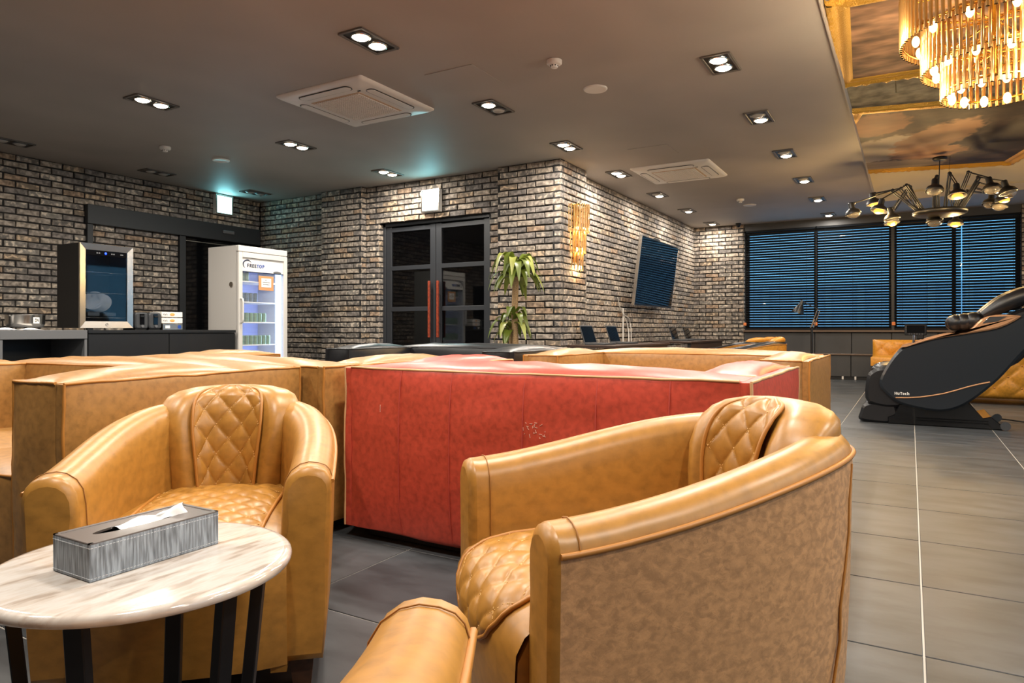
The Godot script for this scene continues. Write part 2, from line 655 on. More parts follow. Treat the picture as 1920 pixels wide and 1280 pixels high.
func make_brick_shapes():
	for k in 10:
		var b := MB.new()
		var ring := []
		for lay in [[0.0, 0.0], [0.0, 0.016], [0.005, 0.021]]:
			var r := []
			for q in 8:
				# eight points round the face: ragged hand-made edges
				var px: float = [-1, -0.33, 0.33, 1, 1, 0.33, -0.33, -1][q]
				var py: float = [-1, -1, -1, -1, 1, 1, 1, 1][q]
				var jx := sin(q * 12.7 + k * 5.1) * 0.004
				var jy := sin(q * 7.3 + k * 9.7) * 0.0028
				r.append(Vector3(px * (0.117 - lay[0]) + jx, py * (0.0298 - lay[0]) + jy, lay[1] + (sin(q * 3.1 + k * 2.3) * 0.002 if lay[1] > 0.02 else 0.0)))
			ring.append(r)
		for l in 2:
			for q in 8:
				var q2 := (q + 1) % 8
				b.quad(ring[l][q], ring[l][q2], ring[l + 1][q2], ring[l + 1][q])
		var t: Array = ring[2]
		b.quad(t[0], t[1], t[6], t[7])
		b.quad(t[1], t[2], t[5], t[6])
		b.quad(t[2], t[3], t[4], t[5])
		brick_shapes.append([b, b.mesh()])

# faces: [corner at the floor, direction along, length, phase, holes [[s0, s1, y0, y1], ...]]
func brick_wall(called: String, faces: Array, top := CEIL):
	if brick_shapes.is_empty(): make_brick_shapes()
	var back := MB.new()
	var all := []
	for f in faces:
		var o: Vector3 = f[0]
		var d: Vector3 = f[1].normalized()
		var n := Vector3(-d.z, 0, d.x)     # faces away from the wall, towards the room
		if f.size() > 5: n = -n
		var length: float = f[2]
		var holes: Array = f[4]
		var basis := Basis(Vector3.UP.cross(n), Vector3.UP, n)
		# recessed mortar bed
		var cuts := [0.0, length]
		for h in holes: cuts.append(clampf(h[0], 0, length)); cuts.append(clampf(h[1], 0, length))
		cuts.sort()
		for i in cuts.size() - 1:
			if cuts[i + 1] - cuts[i] < 0.001: continue
			var mid: float = (cuts[i] + cuts[i + 1]) / 2
			var ys := [[0.0, top]]
			for h in holes:
				if mid > h[0] and mid < h[1]:
					var nx := []
					for y in ys:
						if h[2] > y[0]: nx.append([y[0], minf(h[2], y[1])])
						if h[3] < y[1]: nx.append([maxf(h[3], y[0]), y[1]])
					ys = nx
			for y in ys:
				if y[1] - y[0] < 0.002: continue
				var c: Vector3 = o + d * mid + Vector3.UP * ((y[0] + y[1]) / 2) - n * (0.016 + 0.045)
				back.box(Vector3.ZERO, Vector3(cuts[i + 1] - cuts[i], y[1] - y[0], 0.09), 0.0, Transform3D(Basis(d, Vector3.UP, d.cross(Vector3.UP)), c))
		var row := 0
		while (row + 1) * BP < top + 0.01:
			var yc := (row + 0.5) * BP
			var s: float = f[3] + (0.0 if row % 2 == 0 else BL / 2) - BL
			while s < length:
				var a := maxf(s, 0.0)
				var e := minf(s + BL, length)
				s += BL
				var segs := [[a, e]]
				for h in holes:
					if yc > h[2] - 0.02 and yc < h[3] + 0.02:
						var nx := []
						for g in segs:
							if h[0] > g[0]: nx.append([g[0], minf(h[0], g[1])])
							if h[1] < g[1]: nx.append([maxf(h[1], g[0]), g[1]])
							if h[1] <= g[0] or h[0] >= g[1]: pass
						var keep := []
						for g in nx:
							if g[1] - g[0] > 0.03: keep.append(g)
						segs = keep
				for g in segs:
					if g[1] - g[0] < 0.035: continue
					var c: Vector3 = o + d * ((g[0] + g[1]) / 2) + Vector3.UP * yc - n * 0.019
					all.append([c, basis, (g[1] - g[0] - 0.016) / 0.236])
			row += 1
	var w = struct(back, called, M.mortar)
	for a in all:
		var q := seen(a[0])
		var hid: bool = a[0].y < 0.62 or not in_frame(q)
		a.append((1000.0 if hid else 0.0) + q.z)
	all.sort_custom(func(x, y): return x[3] < y[3])
	var rest := []
	for k in 8: rest.append(MB.new())
	var keys := []
	for k in 8: keys.append("brick%d" % k)
	var odds := [0, 0, 0, 1, 1, 1, 2, 2, 2, 3, 3, 4, 5, 5, 6, 7]
	for n in all.size():
		var a: Array = all[n]
		var sh: Array = brick_shapes[rng.randi() % 10]
		var tone: int = odds[rng.randi() % odds.size()]
		var turn := PI if rng.randf() < 0.5 else 0.0
		var bs: Basis = a[1] * Basis(Vector3(0, 0, 1), turn + rng.randf_range(-0.008, 0.008)) * Basis.from_scale(Vector3(a[2], 1, 1))
		var t := Transform3D(bs, a[0])
		if n < 300 and a[3] < 900:
			var o = put(sh[1], "brick", M[keys[tone]], w)
			o.transform = t
		else:
			rest[tone].add(sh[0], t)
	put_multi(rest, keys, "bricks_beyond", w)
	return w

func build_bricks():
	var X := Vector3(1, 0, 0)
	var Zm := Vector3(0, 0, -1)
	# left wall with the sliding door in its far half
	brick_wall("wall_left", [[Vector3(-8.87, 0, -1.0), Zm, 6.31, 0.0, [[4.93, 6.31, 0.0, 2.2]]]])
	struct(slab(Vector3(-9.2, 0, -1.0), Vector3(-8.9, CEIL, ZB)), "wall_left_near", M.wall_paint)
	# door wall: bay, pier, bay with the doors
	brick_wall("wall_back_bay", [[Vector3(-8.87, 0, -7.31), X, 1.42, 0.1, []]])
	brick_wall("wall_back_pier", [[Vector3(-7.45, 0, -7.22), X, 0.79, 0.0, []], [Vector3(-6.66, 0, -7.22), Zm, 0.1, 0.13, []]])
	brick_wall("wall_back_door", [[Vector3(-6.66, 0, -7.31), X, 2.26, 0.06, [[0.24, 2.06, 0.0, 2.37]]], [Vector3(-6.42, 0, -7.31), Zm, 0.13, 0.13, []]])
	var w = brick_wall("wall_back_column", [[Vector3(-4.42, 0, -7.21), X, 0.875, 0.03, []], [Vector3(-3.545, 0, -7.21), Zm, 0.74, 0.06, []]])
	brick_wall("wall_screen", [[Vector3(-3.7, 0, -7.9), Zm, 5.6, 0.0, []]])
	brick_wall("wall_far", [[Vector3(-3.72, 0, -13.5), X, 0.97, 0.12, []], [Vector3(-2.75, 0, -13.5), Zm, 0.12, 0.12, []]])
	brick_wall("wall_far_right", [[Vector3(1.53, 0, -13.5), X, 3.1, 0.1, []]])

func build_doors():
	# glazed double doors
	var d = Node3D.new()
	d.name = "door_1"
	add_child(d)
	d.set_meta("kind", "structure")
	d.position = Vector3(-5.51, 0, -7.43)
	var fr := MB.new()
	for s in [-1, 1]: fr.box(Vector3(s * 0.885, 1.185, -0.01), Vector3(0.05, 2.37, 0.1), 0.003)
	fr.box(Vector3(0, 2.345, -0.01), Vector3(1.82, 0.05, 0.1), 0.003)
	put(fr, "door_frame", M.door_grey, d)
	for s in [-1, 1]:
		var leaf := MB.new()
		var x0: float = 0.004
		var x1: float = 0.858
		leaf.box(Vector3(s * (x0 + 0.045), 1.16, 0), Vector3(0.09, 2.3, 0.045), 0.003)
		leaf.box(Vector3(s * (x1 - 0.045), 1.16, 0), Vector3(0.09, 2.3, 0.045), 0.003)
		for y in [0.06, 1.165, 1.735, 2.27]:
			leaf.box(Vector3(s * (x0 + x1) / 2, y, 0), Vector3(x1 - x0 - 0.17, 0.06 if y > 0.5 else 0.1, 0.045), 0.003)
		leaf.box(Vector3(s * (x0 + x1) / 2, 0.6, 0), Vector3(x1 - x0 - 0.17, 0.05, 0.045), 0.003)
		var lf = put(leaf, "door_leaf", M.door_grey, d)
		for y in [[0.11, 0.575], [0.625, 1.135], [1.195, 1.705], [1.765, 2.24]]:
			put(bx(Vector3(s * (x0 + x1) / 2, (y[0] + y[1]) / 2, 0), Vector3(x1 - x0 - 0.175, y[1] - y[0], 0.008)), "pane", M.smoked_glass, lf)
		var h := MB.new()
		h.box(Vector3(s * 0.072, 1.155, 0.075), Vector3(0.034, 0.76, 0.03), 0.006)
		var hd = put(h, "door_handle", M.handle_wood, d)
		var st := MB.new()
		for y in [0.96, 1.35]: st.rod(Vector3(s * 0.072, y, 0.02), Vector3(s * 0.072, y, 0.07), 0.009, 10)
		put(st, "standoff", M.chrome, hd)
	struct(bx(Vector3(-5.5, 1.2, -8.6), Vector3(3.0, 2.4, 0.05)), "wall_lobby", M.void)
	# sliding door in the left wall
	var s2 = Node3D.new()
	s2.name = "door_2"
	add_child(s2)
	s2.set_meta("kind", "structure")
	put(slab(Vector3(-8.94, 0, -7.31), Vector3(-8.89, 2.2, -5.93)), "glass_leaf", M.black_gloss, s2)
	var f2 := MB.new()
	f2.box(Vector3(-8.87, 1.1, -5.95), Vector3(0.1, 2.2, 0.09), 0.003)
	f2.box(Vector3(-8.85, 2.32, -5.95), Vector3(0.12, 0.24, 2.6), 0.004)
	f2.box(Vector3(-8.855, 1.22, -4.7), Vector3(0.06, 2.44, 0.07), 0.003)
	put(f2, "door_frame", M.header_black, s2)
	put(bx(Vector3(-8.875, 2.145, -6.62), Vector3(0.03, 0.012, 1.3)), "metal_edge", M.steel, s2)
	put(bx(Vector3(-8.78, 2.33, -6.66), Vector3(0.035, 0.05, 0.19), 0.008), "motion_sensor", M.shelf_grey, s2)

func build_windows():
	var X0 := -2.74
	var X1 := 1.53
	# parapet, lintel
	var b := MB.new()
	slab(Vector3(X0, 0, -13.75), Vector3(X1, 0.84, -13.6), b)
	slab(Vector3(X0, 2.76, -13.75), Vector3(X1, CEIL, -13.52), b)
	slab(Vector3(X1, 0, -13.9), Vector3(XR + 0.2, CEIL, -13.6), b)
	slab(Vector3(-4.0, 0, -13.9), Vector3(X0, CEIL, -13.62), b)
	struct(b, "wall_window", M.panel_grey)
	struct(slab(Vector3(X0, 0.84, -13.75), Vector3(X1, 0.875, -13.42)), "trim_2", M.sill_wood)
	# cladding boards under the sill and a low ledge
	var clad = thing("low_cabinet", "long dark grey panelled cabinet with a wooden ledge under the blinds", "cabinet", Vector3(0, 0, 0))
	var edges := [X0, -1.5, -0.9, -0.28, 0.4, 1.0, X1]
	for i in edges.size() - 1:
		var a: float = edges[i]
		var e: float = edges[i + 1]
		put(bx(Vector3((a + e) / 2, 0.64, -13.53), Vector3(e - a - 0.008, 0.37, 0.1), 0.004), "panel", M.panel_grey, clad)
		put(bx(Vector3((a + e) / 2, 0.245, -13.44), Vector3(e - a - 0.008, 0.37, 0.24), 0.004), "panel", M.panel_grey, clad)
	put(bx(Vector3((X0 + X1) / 2, 0.445, -13.44), Vector3(X1 - X0, 0.025, 0.3), 0.004), "ledge", M.sill_wood, clad)
	put(bx(Vector3((X0 + X1) / 2, 0.03, -13.46), Vector3(X1 - X0, 0.06, 0.2), 0.003), "plinth", M.black_satin, clad)
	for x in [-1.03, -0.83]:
		put(bx(Vector3(x, 0.035, -13.335), Vector3(0.03, 0.06, 0.03), 0.004), "foot", M.white_plastic, clad)  # white colour stands for the highlights on the cabinet legs
	# glazing
	var n := 1
	for w in [[X0, -0.265], [-0.265, X1]]:
		var o = Node3D.new()
		o.name = "window_%d" % n
		n += 1
		add_child(o)
		o.set_meta("kind", "structure")
		var f := MB.new()
		for y in [0.9, 2.73]: f.box(Vector3((w[0] + w[1]) / 2, y, -13.7), Vector3(w[1] - w[0], 0.06, 0.07), 0.004)
		for x in [w[0] + 0.03, (w[0] + w[1]) / 2, w[1] - 0.03]: f.box(Vector3(x, 1.82, -13.7), Vector3(0.06, 1.8, 0.07), 0.004)
		put(f, "window_frame", M.black_satin, o)
		for k in 2:
			var a: float = w[0] + 0.06 + k * (w[1] - w[0]) / 2.0 - (0.03 if k == 1 else 0.0)
			put(slab(Vector3(a, 0.93, -13.705), Vector3(a + (w[1] - w[0]) / 2 - 0.09, 2.7, -13.7)), "pane", M.glass, o)
	struct(bx(Vector3(-0.262, 1.8, -13.57), Vector3(0.045, 1.86, 0.06), 0.003), "trim_3", M.black)
	# venetian blinds, every slat its own piece
	var sm := MB.new()
	var rows := []
	for j in 5:
		var g := -1.0 + 0.5 * j
		rows.append(PackedVector3Array([Vector3(-0.5, 0.004 * (1 - g * g), g * 0.025), Vector3(0.5, 0.004 * (1 - g * g), g * 0.025)]))
	sm.grid(rows)
	var rows2 := []
	for j in 5:
		var g := 1.0 - 0.5 * j
		rows2.append(PackedVector3Array([Vector3(-0.5, 0.004 * (1 - g * g) - 0.0012, g * 0.025), Vector3(0.5, 0.004 * (1 - g * g) - 0.0012, g * 0.025)]))
	sm.grid(rows2)
	var slat := sm.mesh()
	var bl := [[-2.72, -1.495, "beside the brick corner"], [-1.478, -0.29, "behind the floor lamp"], [-0.235, 0.728, "behind the massage chair's tablet"], [0.742, 1.525, "behind the spider lamp's right half"]]
	for a in bl:
		var o = thing("venetian_blind", "dark venetian blind with blue dusk between its slats, " + a[2], "blind", Vector3((a[0] + a[1]) / 2, 0, -13.56), 0.0, "venetian blinds")
		var wd: float = a[1] - a[0]
		put(bx(Vector3(0, 2.745, 0), Vector3(wd, 0.035, 0.055), 0.003), "head_rail", M.slat, o)
		put(bx(Vector3(0, 0.892, 0), Vector3(wd, 0.02, 0.05), 0.003), "bottom_rail", M.slat, o)
		var y := 0.925
		while y < 2.725:
			var s = put(slat, "slat", M.slat, o)
			s.transform = Transform3D(Basis(Vector3(1, 0, 0), deg_to_rad(-41)) * Basis.from_scale(Vector3(wd, 1, 1)), Vector3(0, y, 0))
			y += 0.0475
		for k in [-0.38, 0.0, 0.38]:
			put(bx(Vector3(k * wd, 1.82, 0.027), Vector3(0.004, 1.84, 0.003)), "cord", M.slat, o)
	for x in [-2.73, -1.486, -0.25]:
		tag(put(bx(Vector3(x, 0.985, -13.51), Vector3(0.055, 0.06, 0.02), 0.008), "cord_weight", M.orange_tag), "small orange cord weight at the foot of the blinds", "cord weight", "cord weights on the blinds")
	# a facade across the street
	var fc = thing("office_building", "dim office facade with pale window columns beyond the blinds", "building", Vector3(0, 0, -24))
	put(slab(Vector3(-16, -6, -0.4), Vector3(16, 2.35, -0.2)), "wall", M.facade, fc)
	for i in 34:
		put(bx(Vector3(-15.6 + i * 0.95, 0.4, -0.15), Vector3(0.2, 3.8, 0.12), 0.01), "column", M.china, fc)

# ---------------------------------------------------------------- ceiling
func downlight(x: float, z: float, lit: Array, row := ""):
	var n: int = lit[0] + lit[1]
	var label: String = ["unlit twin ceiling downlight", "twin ceiling downlight with one lamp lit", "twin ceiling downlight with both lamps lit"][n] + row
	var t = thing("downlight", label, "downlight", Vector3(x, CEIL, z), 0.0, ["unlit downlights", "half lit downlights", "lit downlights"][n] + row)
	var f := MB.new()
	for s in [-1, 1]:
		f.box(Vector3(s * 0.1, -0.006, 0), Vector3(0.02, 0.012, 0.39), 0.002)
		f.box(Vector3(0, -0.006, s * 0.19), Vector3(0.2, 0.012, 0.02), 0.002)
	put(f, "frame", M.fixture, t)
	put(bx(Vector3(0, -0.0015, 0), Vector3(0.19, 0.003, 0.37)), "back_plate", M.black_satin, t)
	for k in 2:
		var zc := 0.085 if k == 0 else -0.085
		var ring := MB.new()
		ring.lathe([[0.058, -0.002], [0.06, -0.014], [0.068, -0.014], [0.07, -0.002]], 20, Transform3D(Basis(), Vector3(0, 0, zc)))
		var r = put(ring, "lamp_ring", M.steel if lit[k] else M.shelf_grey, t)
		var d := MB.new()
		d.lathe([[0.0, -0.028], [0.03, -0.0255], [0.048, -0.019], [0.057, -0.011], [0.057, -0.003], [0.0, -0.003]], 20, Transform3D(Basis(), Vector3(0, 0, zc)))
		put(d, "lamp", M.lamp_warm if lit[k] else M.unlit_lamp, r)
		if lit[k]:
			var l := AreaLight3D.new()
			l.name = "lamp_light"
			l.light_color = Color(1.0, 0.965, 0.915)
			l.light_energy = LAMP_ENERGY
			l.area_size = Vector2(0.085, 0.085)
			l.area_range = 30.0
			l.area_attenuation = 2.0
			l.shadow_enabled = true
			t.add_child(l, true)
			l.position = Vector3(0, -0.031, zc)
			l.rotation.x = -PI / 2

func cassette(at: Vector3, label: String):
	var t = thing("ceiling_air_conditioner", label, "air conditioner", at)
	var p := MB.new()
	square_loft(p, 0.49, [[1.0, 0.0], [1.0, -0.012], [0.94, -0.03], [0.70, -0.038]])
	put(p, "panel", M.white_plastic, t)
	var g = put(bx(Vector3(0, -0.036, 0), Vector3(0.56, 0.01, 0.56), 0.004), "grille_plate", M.grille, t)
	var bars := MB.new()
	for i in 21:
		var o := -0.25 + i * 0.025
		bars.box(Vector3(o, -0.044, 0), Vector3(0.008, 0.008, 0.52), 0.001)
		bars.box(Vector3(0, -0.044, o), Vector3(0.52, 0.007, 0.008), 0.001)
	put(bars, "grille_bars", M.white_plastic, g)
	for k in 4:
		var f := MB.new()
		var tt := Transform3D(Basis(Vector3.UP, k * PI / 2), Vector3.ZERO)
		var pts := PackedVector2Array()
		for i in 24:
			var a := TAU * i / 24
			pts.append(Vector2(signf(cos(a)) * 0.24 + cos(a) * 0.04, sin(a) * 0.04))
		f.prism(pts, 0, 0.008, tt * Transform3D(Basis(Vector3(1, 0, 0), -PI / 2), Vector3(0, -0.042, 0.385)), 0.002)
		put(f, "vane", M.white_plastic, t)
		var sl := MB.new()
		var ring := PackedVector3Array()
		for q in pts: ring.append(tt * Vector3(q.x * 1.02, -0.037, 0.385 + q.y * 1.1))
		sl.tube(ring, 0.0035, 5, true)
		put(sl, "vane_gap", M.black_satin, t)
	put(bx(Vector3(0.3, -0.041, 0.3), Vector3(0.03, 0.004, 0.012)), "indicator", M.ink, t)

func square_loft(b: MB, half: float, prof: Array):
	var rows := []
	for p in prof:
		var row := PackedVector3Array()
		for c in [[-1, -1], [1, -1], [1, 1], [-1, 1]]:
			for q in 4:
				var a: float = atan2(c[1], c[0]) - PI / 4 + PI / 2 * q / 3.0
				var r := 0.03
				row.append(Vector3((c[0] * (half - r) + cos(a) * r) * p[0], p[1], (c[1] * (half - r) + sin(a) * r) * p[0]))
		rows.append(row)
	b.grid(rows, true)
	b.fan(rows[-1], Vector3(0, prof[-1][1], 0))

func build_ceiling_things():
	var gz := [-3.6, -5.24, -6.75, -8.3, -9.87, -11.43, -13.05]
	var xs := [-8.3, -5.78, -3.25, -1.235]
	var rows := [" in the row above the counter", " in the row towards the double doors", " in the row by the television wall", " beside the ceiling recess"]
	for z in [-0.5, -2.05]:
		for k in [1, 2, 3]: downlight(xs[k], z, [1, 1], rows[k])
	for z in [-0.5, -2.05, -3.6, -5.24, -8.3]: downlight(3.6, z, [1, 1], " along the unblinded dusk windows")
	for z in [-0.5, -2.05]: downlight(1.2, z, [1, 1], " at the open end of the recess")
	for k in 3:
		downlight(xs[0], gz[k], [0, 0], rows[0])
		downlight(xs[1], gz[k], [1, 1], rows[1])
	for k in 7: downlight(xs[2], gz[k], [[1, 1], [1, 0], [1, 1], [1, 1], [0, 1], [0, 1], [0, 1]][k], rows[2])
	for k in 7: downlight(xs[3], gz[k], [1, 1] if k < 2 else [0, 1], rows[3])
	cassette(Vector3(-4.23, CEIL, -4.53), "square white ceiling air conditioner above the tan and red sofas")
	cassette(Vector3(-2.535, CEIL, -8.57), "square white ceiling air conditioner beside the brick wall with the television")
	var sm := [[-2.296, -4.56, "above the red sofa"], [-7.07, -4.556, "above the kitchen counter"], [-2.26, -10.84, "near the corner with the camera"]]
	for a in sm:
		var t = thing("smoke_detector", "white round smoke detector on the ceiling " + a[2], "smoke detector", Vector3(a[0], CEIL, a[1]))
		var b := MB.new()
		b.lathe([[0.0, 0.0], [0.056, 0.0], [0.058, -0.004], [0.057, -0.026], [0.046, -0.034], [0.028, -0.036]], 28)
		put(b, "base", M.white_plastic, t)
		var c := MB.new()
		c.lathe([[0.028, -0.034], [0.028, -0.052], [0.022, -0.057], [0.0, -0.058]], 24)
		var cp = put(c, "sensor_cap", M.white_plastic, t)
		for k in 8:
			put(bx(Vector3(cos(k * TAU / 8) * 0.028, -0.044, sin(k * TAU / 8) * 0.028), Vector3(0.009, 0.007, 0.009), 0.001), "slot", M.ink, cp)
	for a in [[-2.27, -5.27, "next to the red sofa's smoke detector"], [-7.06, -5.25, "above the refrigerator"], [-2.235, -11.43, "towards the blinds"]]:
		var t = thing("ceiling_speaker", "flat white round ceiling speaker " + a[2], "speaker", Vector3(a[0], CEIL, a[1]))
		var b := MB.new()
		b.lathe([[0.0, -0.006], [0.07, -0.007], [0.085, -0.012], [0.095, -0.01], [0.1, -0.003], [0.1, 0.0]], 32)
		put(b, "cover", M.white_plastic, t)
	# access hatches
	for a in [[-3.09, -4.54, 0.45, 0.47, "beside a half lit downlight"], [-2.5, -7.45, 0.45, 0.45, "beside the far air conditioner"]]:
		var t = thing("access_hatch", "flush grey ceiling access hatch " + a[4], "hatch", Vector3(a[0], CEIL, a[1]))
		put(bx(Vector3(0, -0.002, 0), Vector3(a[2], 0.004, a[3]), 0.0015), "cover", M.ceiling, t)
	var c = thing("security_camera", "small black dome security camera above the brick corner", "camera", Vector3(-2.81, CEIL, -13.3))
	var cb := MB.new()
	cb.lathe([[0.0, 0.0], [0.05, 0.0], [0.05, -0.03], [0.0, -0.03]], 20)
	put(cb, "mount", M.black_satin, c)
	var cd := MB.new()
	cd.ball(Vector3(0, -0.035, 0), Vector3(0.04, 0.045, 0.04), 16, 10)
	put(cd, "dome", M.black_gloss, c)

# ---------------------------------------------------------------- box sofas
func wobble(p: Vector3, amp: float) -> Vector3:
	return p + Vector3(wob.get_noise_3d(p.x * 5, p.y * 5, p.z * 5), wob.get_noise_3d(p.x * 5 + 40, p.y * 5, p.z * 5) , wob.get_noise_3d(p.x * 5, p.y * 5 + 80, p.z * 5)) * amp

# a stuffed block: every face bulges between its seams; sd shifts the wrinkles
func puff(lo: Vector3, hi: Vector3, bulge: Vector3, n: int, sd: float, skip := []) -> MB:
	var b := MB.new()
	var c := (lo + hi) / 2
	var h := (hi - lo) / 2
	var off := Vector3(sd, sd * 0.7, -sd)
	for ax in 3:
		var u := (ax + 1) % 3
		var w := (ax + 2) % 3
		for sg in [-1.0, 1.0]:
			if ax * 2 + (1 if sg > 0 else 0) in skip: continue
			var rows := []
			for i in n + 1:
				var row := PackedVector3Array()
				for j in n + 1:
					var a := -cos(PI * j / n)
					var d := -cos(PI * i / n)
					var p := Vector3.ZERO
					p[ax] = sg * h[ax]
					p[u] = a * h[u]
					p[w] = d * h[w]
					p += c
					var q := wobble(p + off, 0.004) - off
					var e := (1 - pow(absf(a), 2.6)) * (1 - pow(absf(d), 2.6))
					q[ax] += sg * bulge[ax] * pow(e, 0.7) + wob.get_noise_3d(p.x * 9 + sd, p.y * 9, p.z * 9) * 0.008 * e
					row.append(q)
				if sg < 0: row.reverse()
				rows.append(row)
			b.grid(rows)
	return b

func welt(lo: Vector3, hi: Vector3, sd: float, edges: Array, r := 0.005) -> MB:
	# edges: [[corner a, corner b]] with corners as 0/1 triples
	var b := MB.new()
	var off := Vector3(sd, sd * 0.7, -sd)
	for e in edges:
		var pa := Vector3(lerpf(lo.x, hi.x, e[0][0]), lerpf(lo.y, hi.y, e[0][1]), lerpf(lo.z, hi.z, e[0][2]))
		var pb := Vector3(lerpf(lo.x, hi.x, e[1][0]), lerpf(lo.y, hi.y, e[1][1]), lerpf(lo.z, hi.z, e[1][2]))
		var path := PackedVector3Array()
		var n := 26
		var rr := []
		for i in n + 1:
			var p := pa.lerp(pb, float(i) / n)
			path.append(wobble(p + off, 0.004) - off)
			rr.append(r * (1.0 + 0.3 * wob.get_noise_1d(p.x * 90 + p.z * 70 + p.y * 80)))
		b.tube(path, rr, 6)
	return b

const TOP_EDGES := [[[0, 1, 0], [1, 1, 0]], [[0, 1, 1], [1, 1, 1]], [[0, 1, 0], [0, 1, 1]], [[1, 1, 0], [1, 1, 1]]]
const UPRIGHTS := [[[0, 0, 0], [0, 1, 0]], [[1, 0, 0], [1, 1, 0]], [[0, 0, 1], [0, 1, 1]], [[1, 0, 1], [1, 1, 1]]]

func box_sofa(label: String, at: Vector3, turn: float, leather: String, pipe: String, W := 1.66, D := 1.0, H := 0.72, sd := 0.0):
	var t = thing("box_sofa", label, "sofa", at, turn, "low box sofas")
	var bt := 0.27
	var aw := 0.24
	var y0 := 0.055
	var bul := Vector3(0.022, 0.035, 0.022)
	# back across the whole width, then arms and seat in front of it (+z)
	var pt := 0.035
	var lo := Vector3(-W / 2 + pt, y0, -D / 2)
	var hi := Vector3(W / 2 - pt, H, -D / 2 + bt)
	var bk = put(puff(lo, hi, Vector3(0.015, 0.035, 0.03), 22, sd), "backrest", M[leather], t)
	put(welt(lo, hi, sd, TOP_EDGES.slice(0, 2)), "piping", M[pipe], bk)
	for s in [-1, 1]:
		# one continuous panel closes the whole side
		var pl := Vector3(-W / 2 if s < 0 else W / 2 - pt, y0, -D / 2)
		var ph := Vector3(-W / 2 + pt if s < 0 else W / 2, H, D / 2)
		var sp = put(puff(pl, ph, Vector3(0.022, 0.004, 0.004), 16, sd + 5.0 * s), "side_panel", M[leather], t)
		put(welt(pl, ph, sd + 5.0 * s, ([TOP_EDGES[2], UPRIGHTS[0], UPRIGHTS[2]] if s < 0 else [TOP_EDGES[3], UPRIGHTS[1], UPRIGHTS[3]])), "piping", M[pipe], sp)
		var al := Vector3(-W / 2 + pt if s < 0 else W / 2 - aw, y0, -D / 2 + bt + 0.002)
		var ah := Vector3(-W / 2 + aw if s < 0 else W / 2 - pt, H, D / 2)
		var ar = put(puff(al, ah, bul, 16, sd + 3.0 * s), "armrest", M[leather], t)
		put(welt(al, ah, sd + 3.0 * s, [TOP_EDGES[1], TOP_EDGES[3 if s < 0 else 2], UPRIGHTS[3 if s < 0 else 2]]), "piping", M[pipe], ar)
	var sl := Vector3(-W / 2 + aw + 0.004, y0, -D / 2 + bt + 0.004)
	var sh := Vector3(W / 2 - aw - 0.004, 0.42, D / 2 - 0.02)
	for k in 2:
		var l2 := Vector3(lerpf(sl.x, sh.x, k * 0.5) + 0.003, sl.y, sl.z)
		var h2 := Vector3(lerpf(sl.x, sh.x, k * 0.5 + 0.5) - 0.003, sh.y, sh.z)
		var se = put(puff(l2, h2, Vector3(0.003, 0.03, 0.02), 14, sd + 7 + k), "seat", M[leather], t)
		put(welt(l2, h2, sd + 7 + k, TOP_EDGES), "piping", M[pipe], se)
	put(bx(Vector3(0, 0.03, 0), Vector3(W - 0.14, 0.058, D - 0.14), 0.004), "plinth", M.black, t)
	return t

func seam_line(b: MB, pts: Array, r: float):
	var path := PackedVector3Array()
	for p in pts: path.append(p)
	b.tube(path, r, 5)

func build_sofas():
	# facing the camera, right arm alongside the quilted chair
	box_sofa("tan leather box sofa with its arm right behind the quilted tub chair", Vector3(-3.03, 0, -1.48), deg_to_rad(6.0), "sofa_tan", "tan_piping", 1.66, 1.0, 0.72, 1.0)
	# back to back with it
	box_sofa("tan leather box sofa turned away, behind the quilted tub chair's sofa", Vector3(-2.98, 0, -2.6), PI, "sofa_tan", "tan_piping", 1.66, 1.0, 0.72, 12.0)
	var r = box_sofa("red leather box sofa with scuffed back turned to the two tub chairs", Vector3(-1.245, 0, -2.65), PI, "red", "pale_welt", 1.66, 1.0, 0.72, 23.0)
	# panel seams and scuffs on the red back (local +x is towards the left of the room)
	var seams := MB.new()
	for x in [0.52, 0.27, -0.05, -0.33, -0.58]:
		var pts := []
		for i in 15:
			var f := i / 14.0
			pts.append(Vector3(x, lerpf(0.06, 0.715, f), -0.5 - back_bulge(x, f) - 0.003))
		seam_line(seams, pts, 0.0022)
	put(seams, "panel_seam", M.red_stitch, r)
	var sc := MB.new()
	rng.seed = 33
	for k in 22:
		var x := -0.03 - 0.0 + rng.randf_range(-0.115, -0.02)
		var y := 0.525 + rng.randf_range(-0.03, 0.03)
		var z := -0.5 - back_bulge(x, (y - 0.055) / 0.665) - 0.0005
		var l := rng.randf_range(0.002, 0.007)
		var an := rng.randf_range(0, PI)
		sc.bar(Vector3(x - cos(an) * l, y - sin(an) * l, z), Vector3(x + cos(an) * l, y + sin(an) * l, z), 0.0016, 0.0016, 0.0)
	for a in [[-0.05, 0.5, 0.055], [0.27, 0.545, 0.015], [0.62, 0.56, 0.012], [-0.33, 0.47, 0.04]]:
		for k in 5:
			var y: float = a[1] + a[2] * (k / 4.0 - 0.5) * 2
			sc.bar(Vector3(a[0], y - a[2] * 0.2, -0.502 - back_bulge(a[0], (y - 0.055) / 0.665)), Vector3(a[0] + 0.001, y + a[2] * 0.2, -0.502 - back_bulge(a[0], (y - 0.055) / 0.665)), 0.0015, 0.0015, 0.0)
	put(sc, "scuff_marks", M.scuff, r)
	box_sofa("tan leather box sofa facing the red sofa across the gap", Vector3(-1.27, 0, -4.24), 0.0, "sofa_tan", "tan_piping", 1.66, 1.0, 0.72, 34.0)
	box_sofa("black leather box sofa in front of the glazed double doors", Vector3(-3.02, 0, -4.28), 0.0, "black_leather", "black_piping", 1.66, 1.0, 0.735, 45.0)

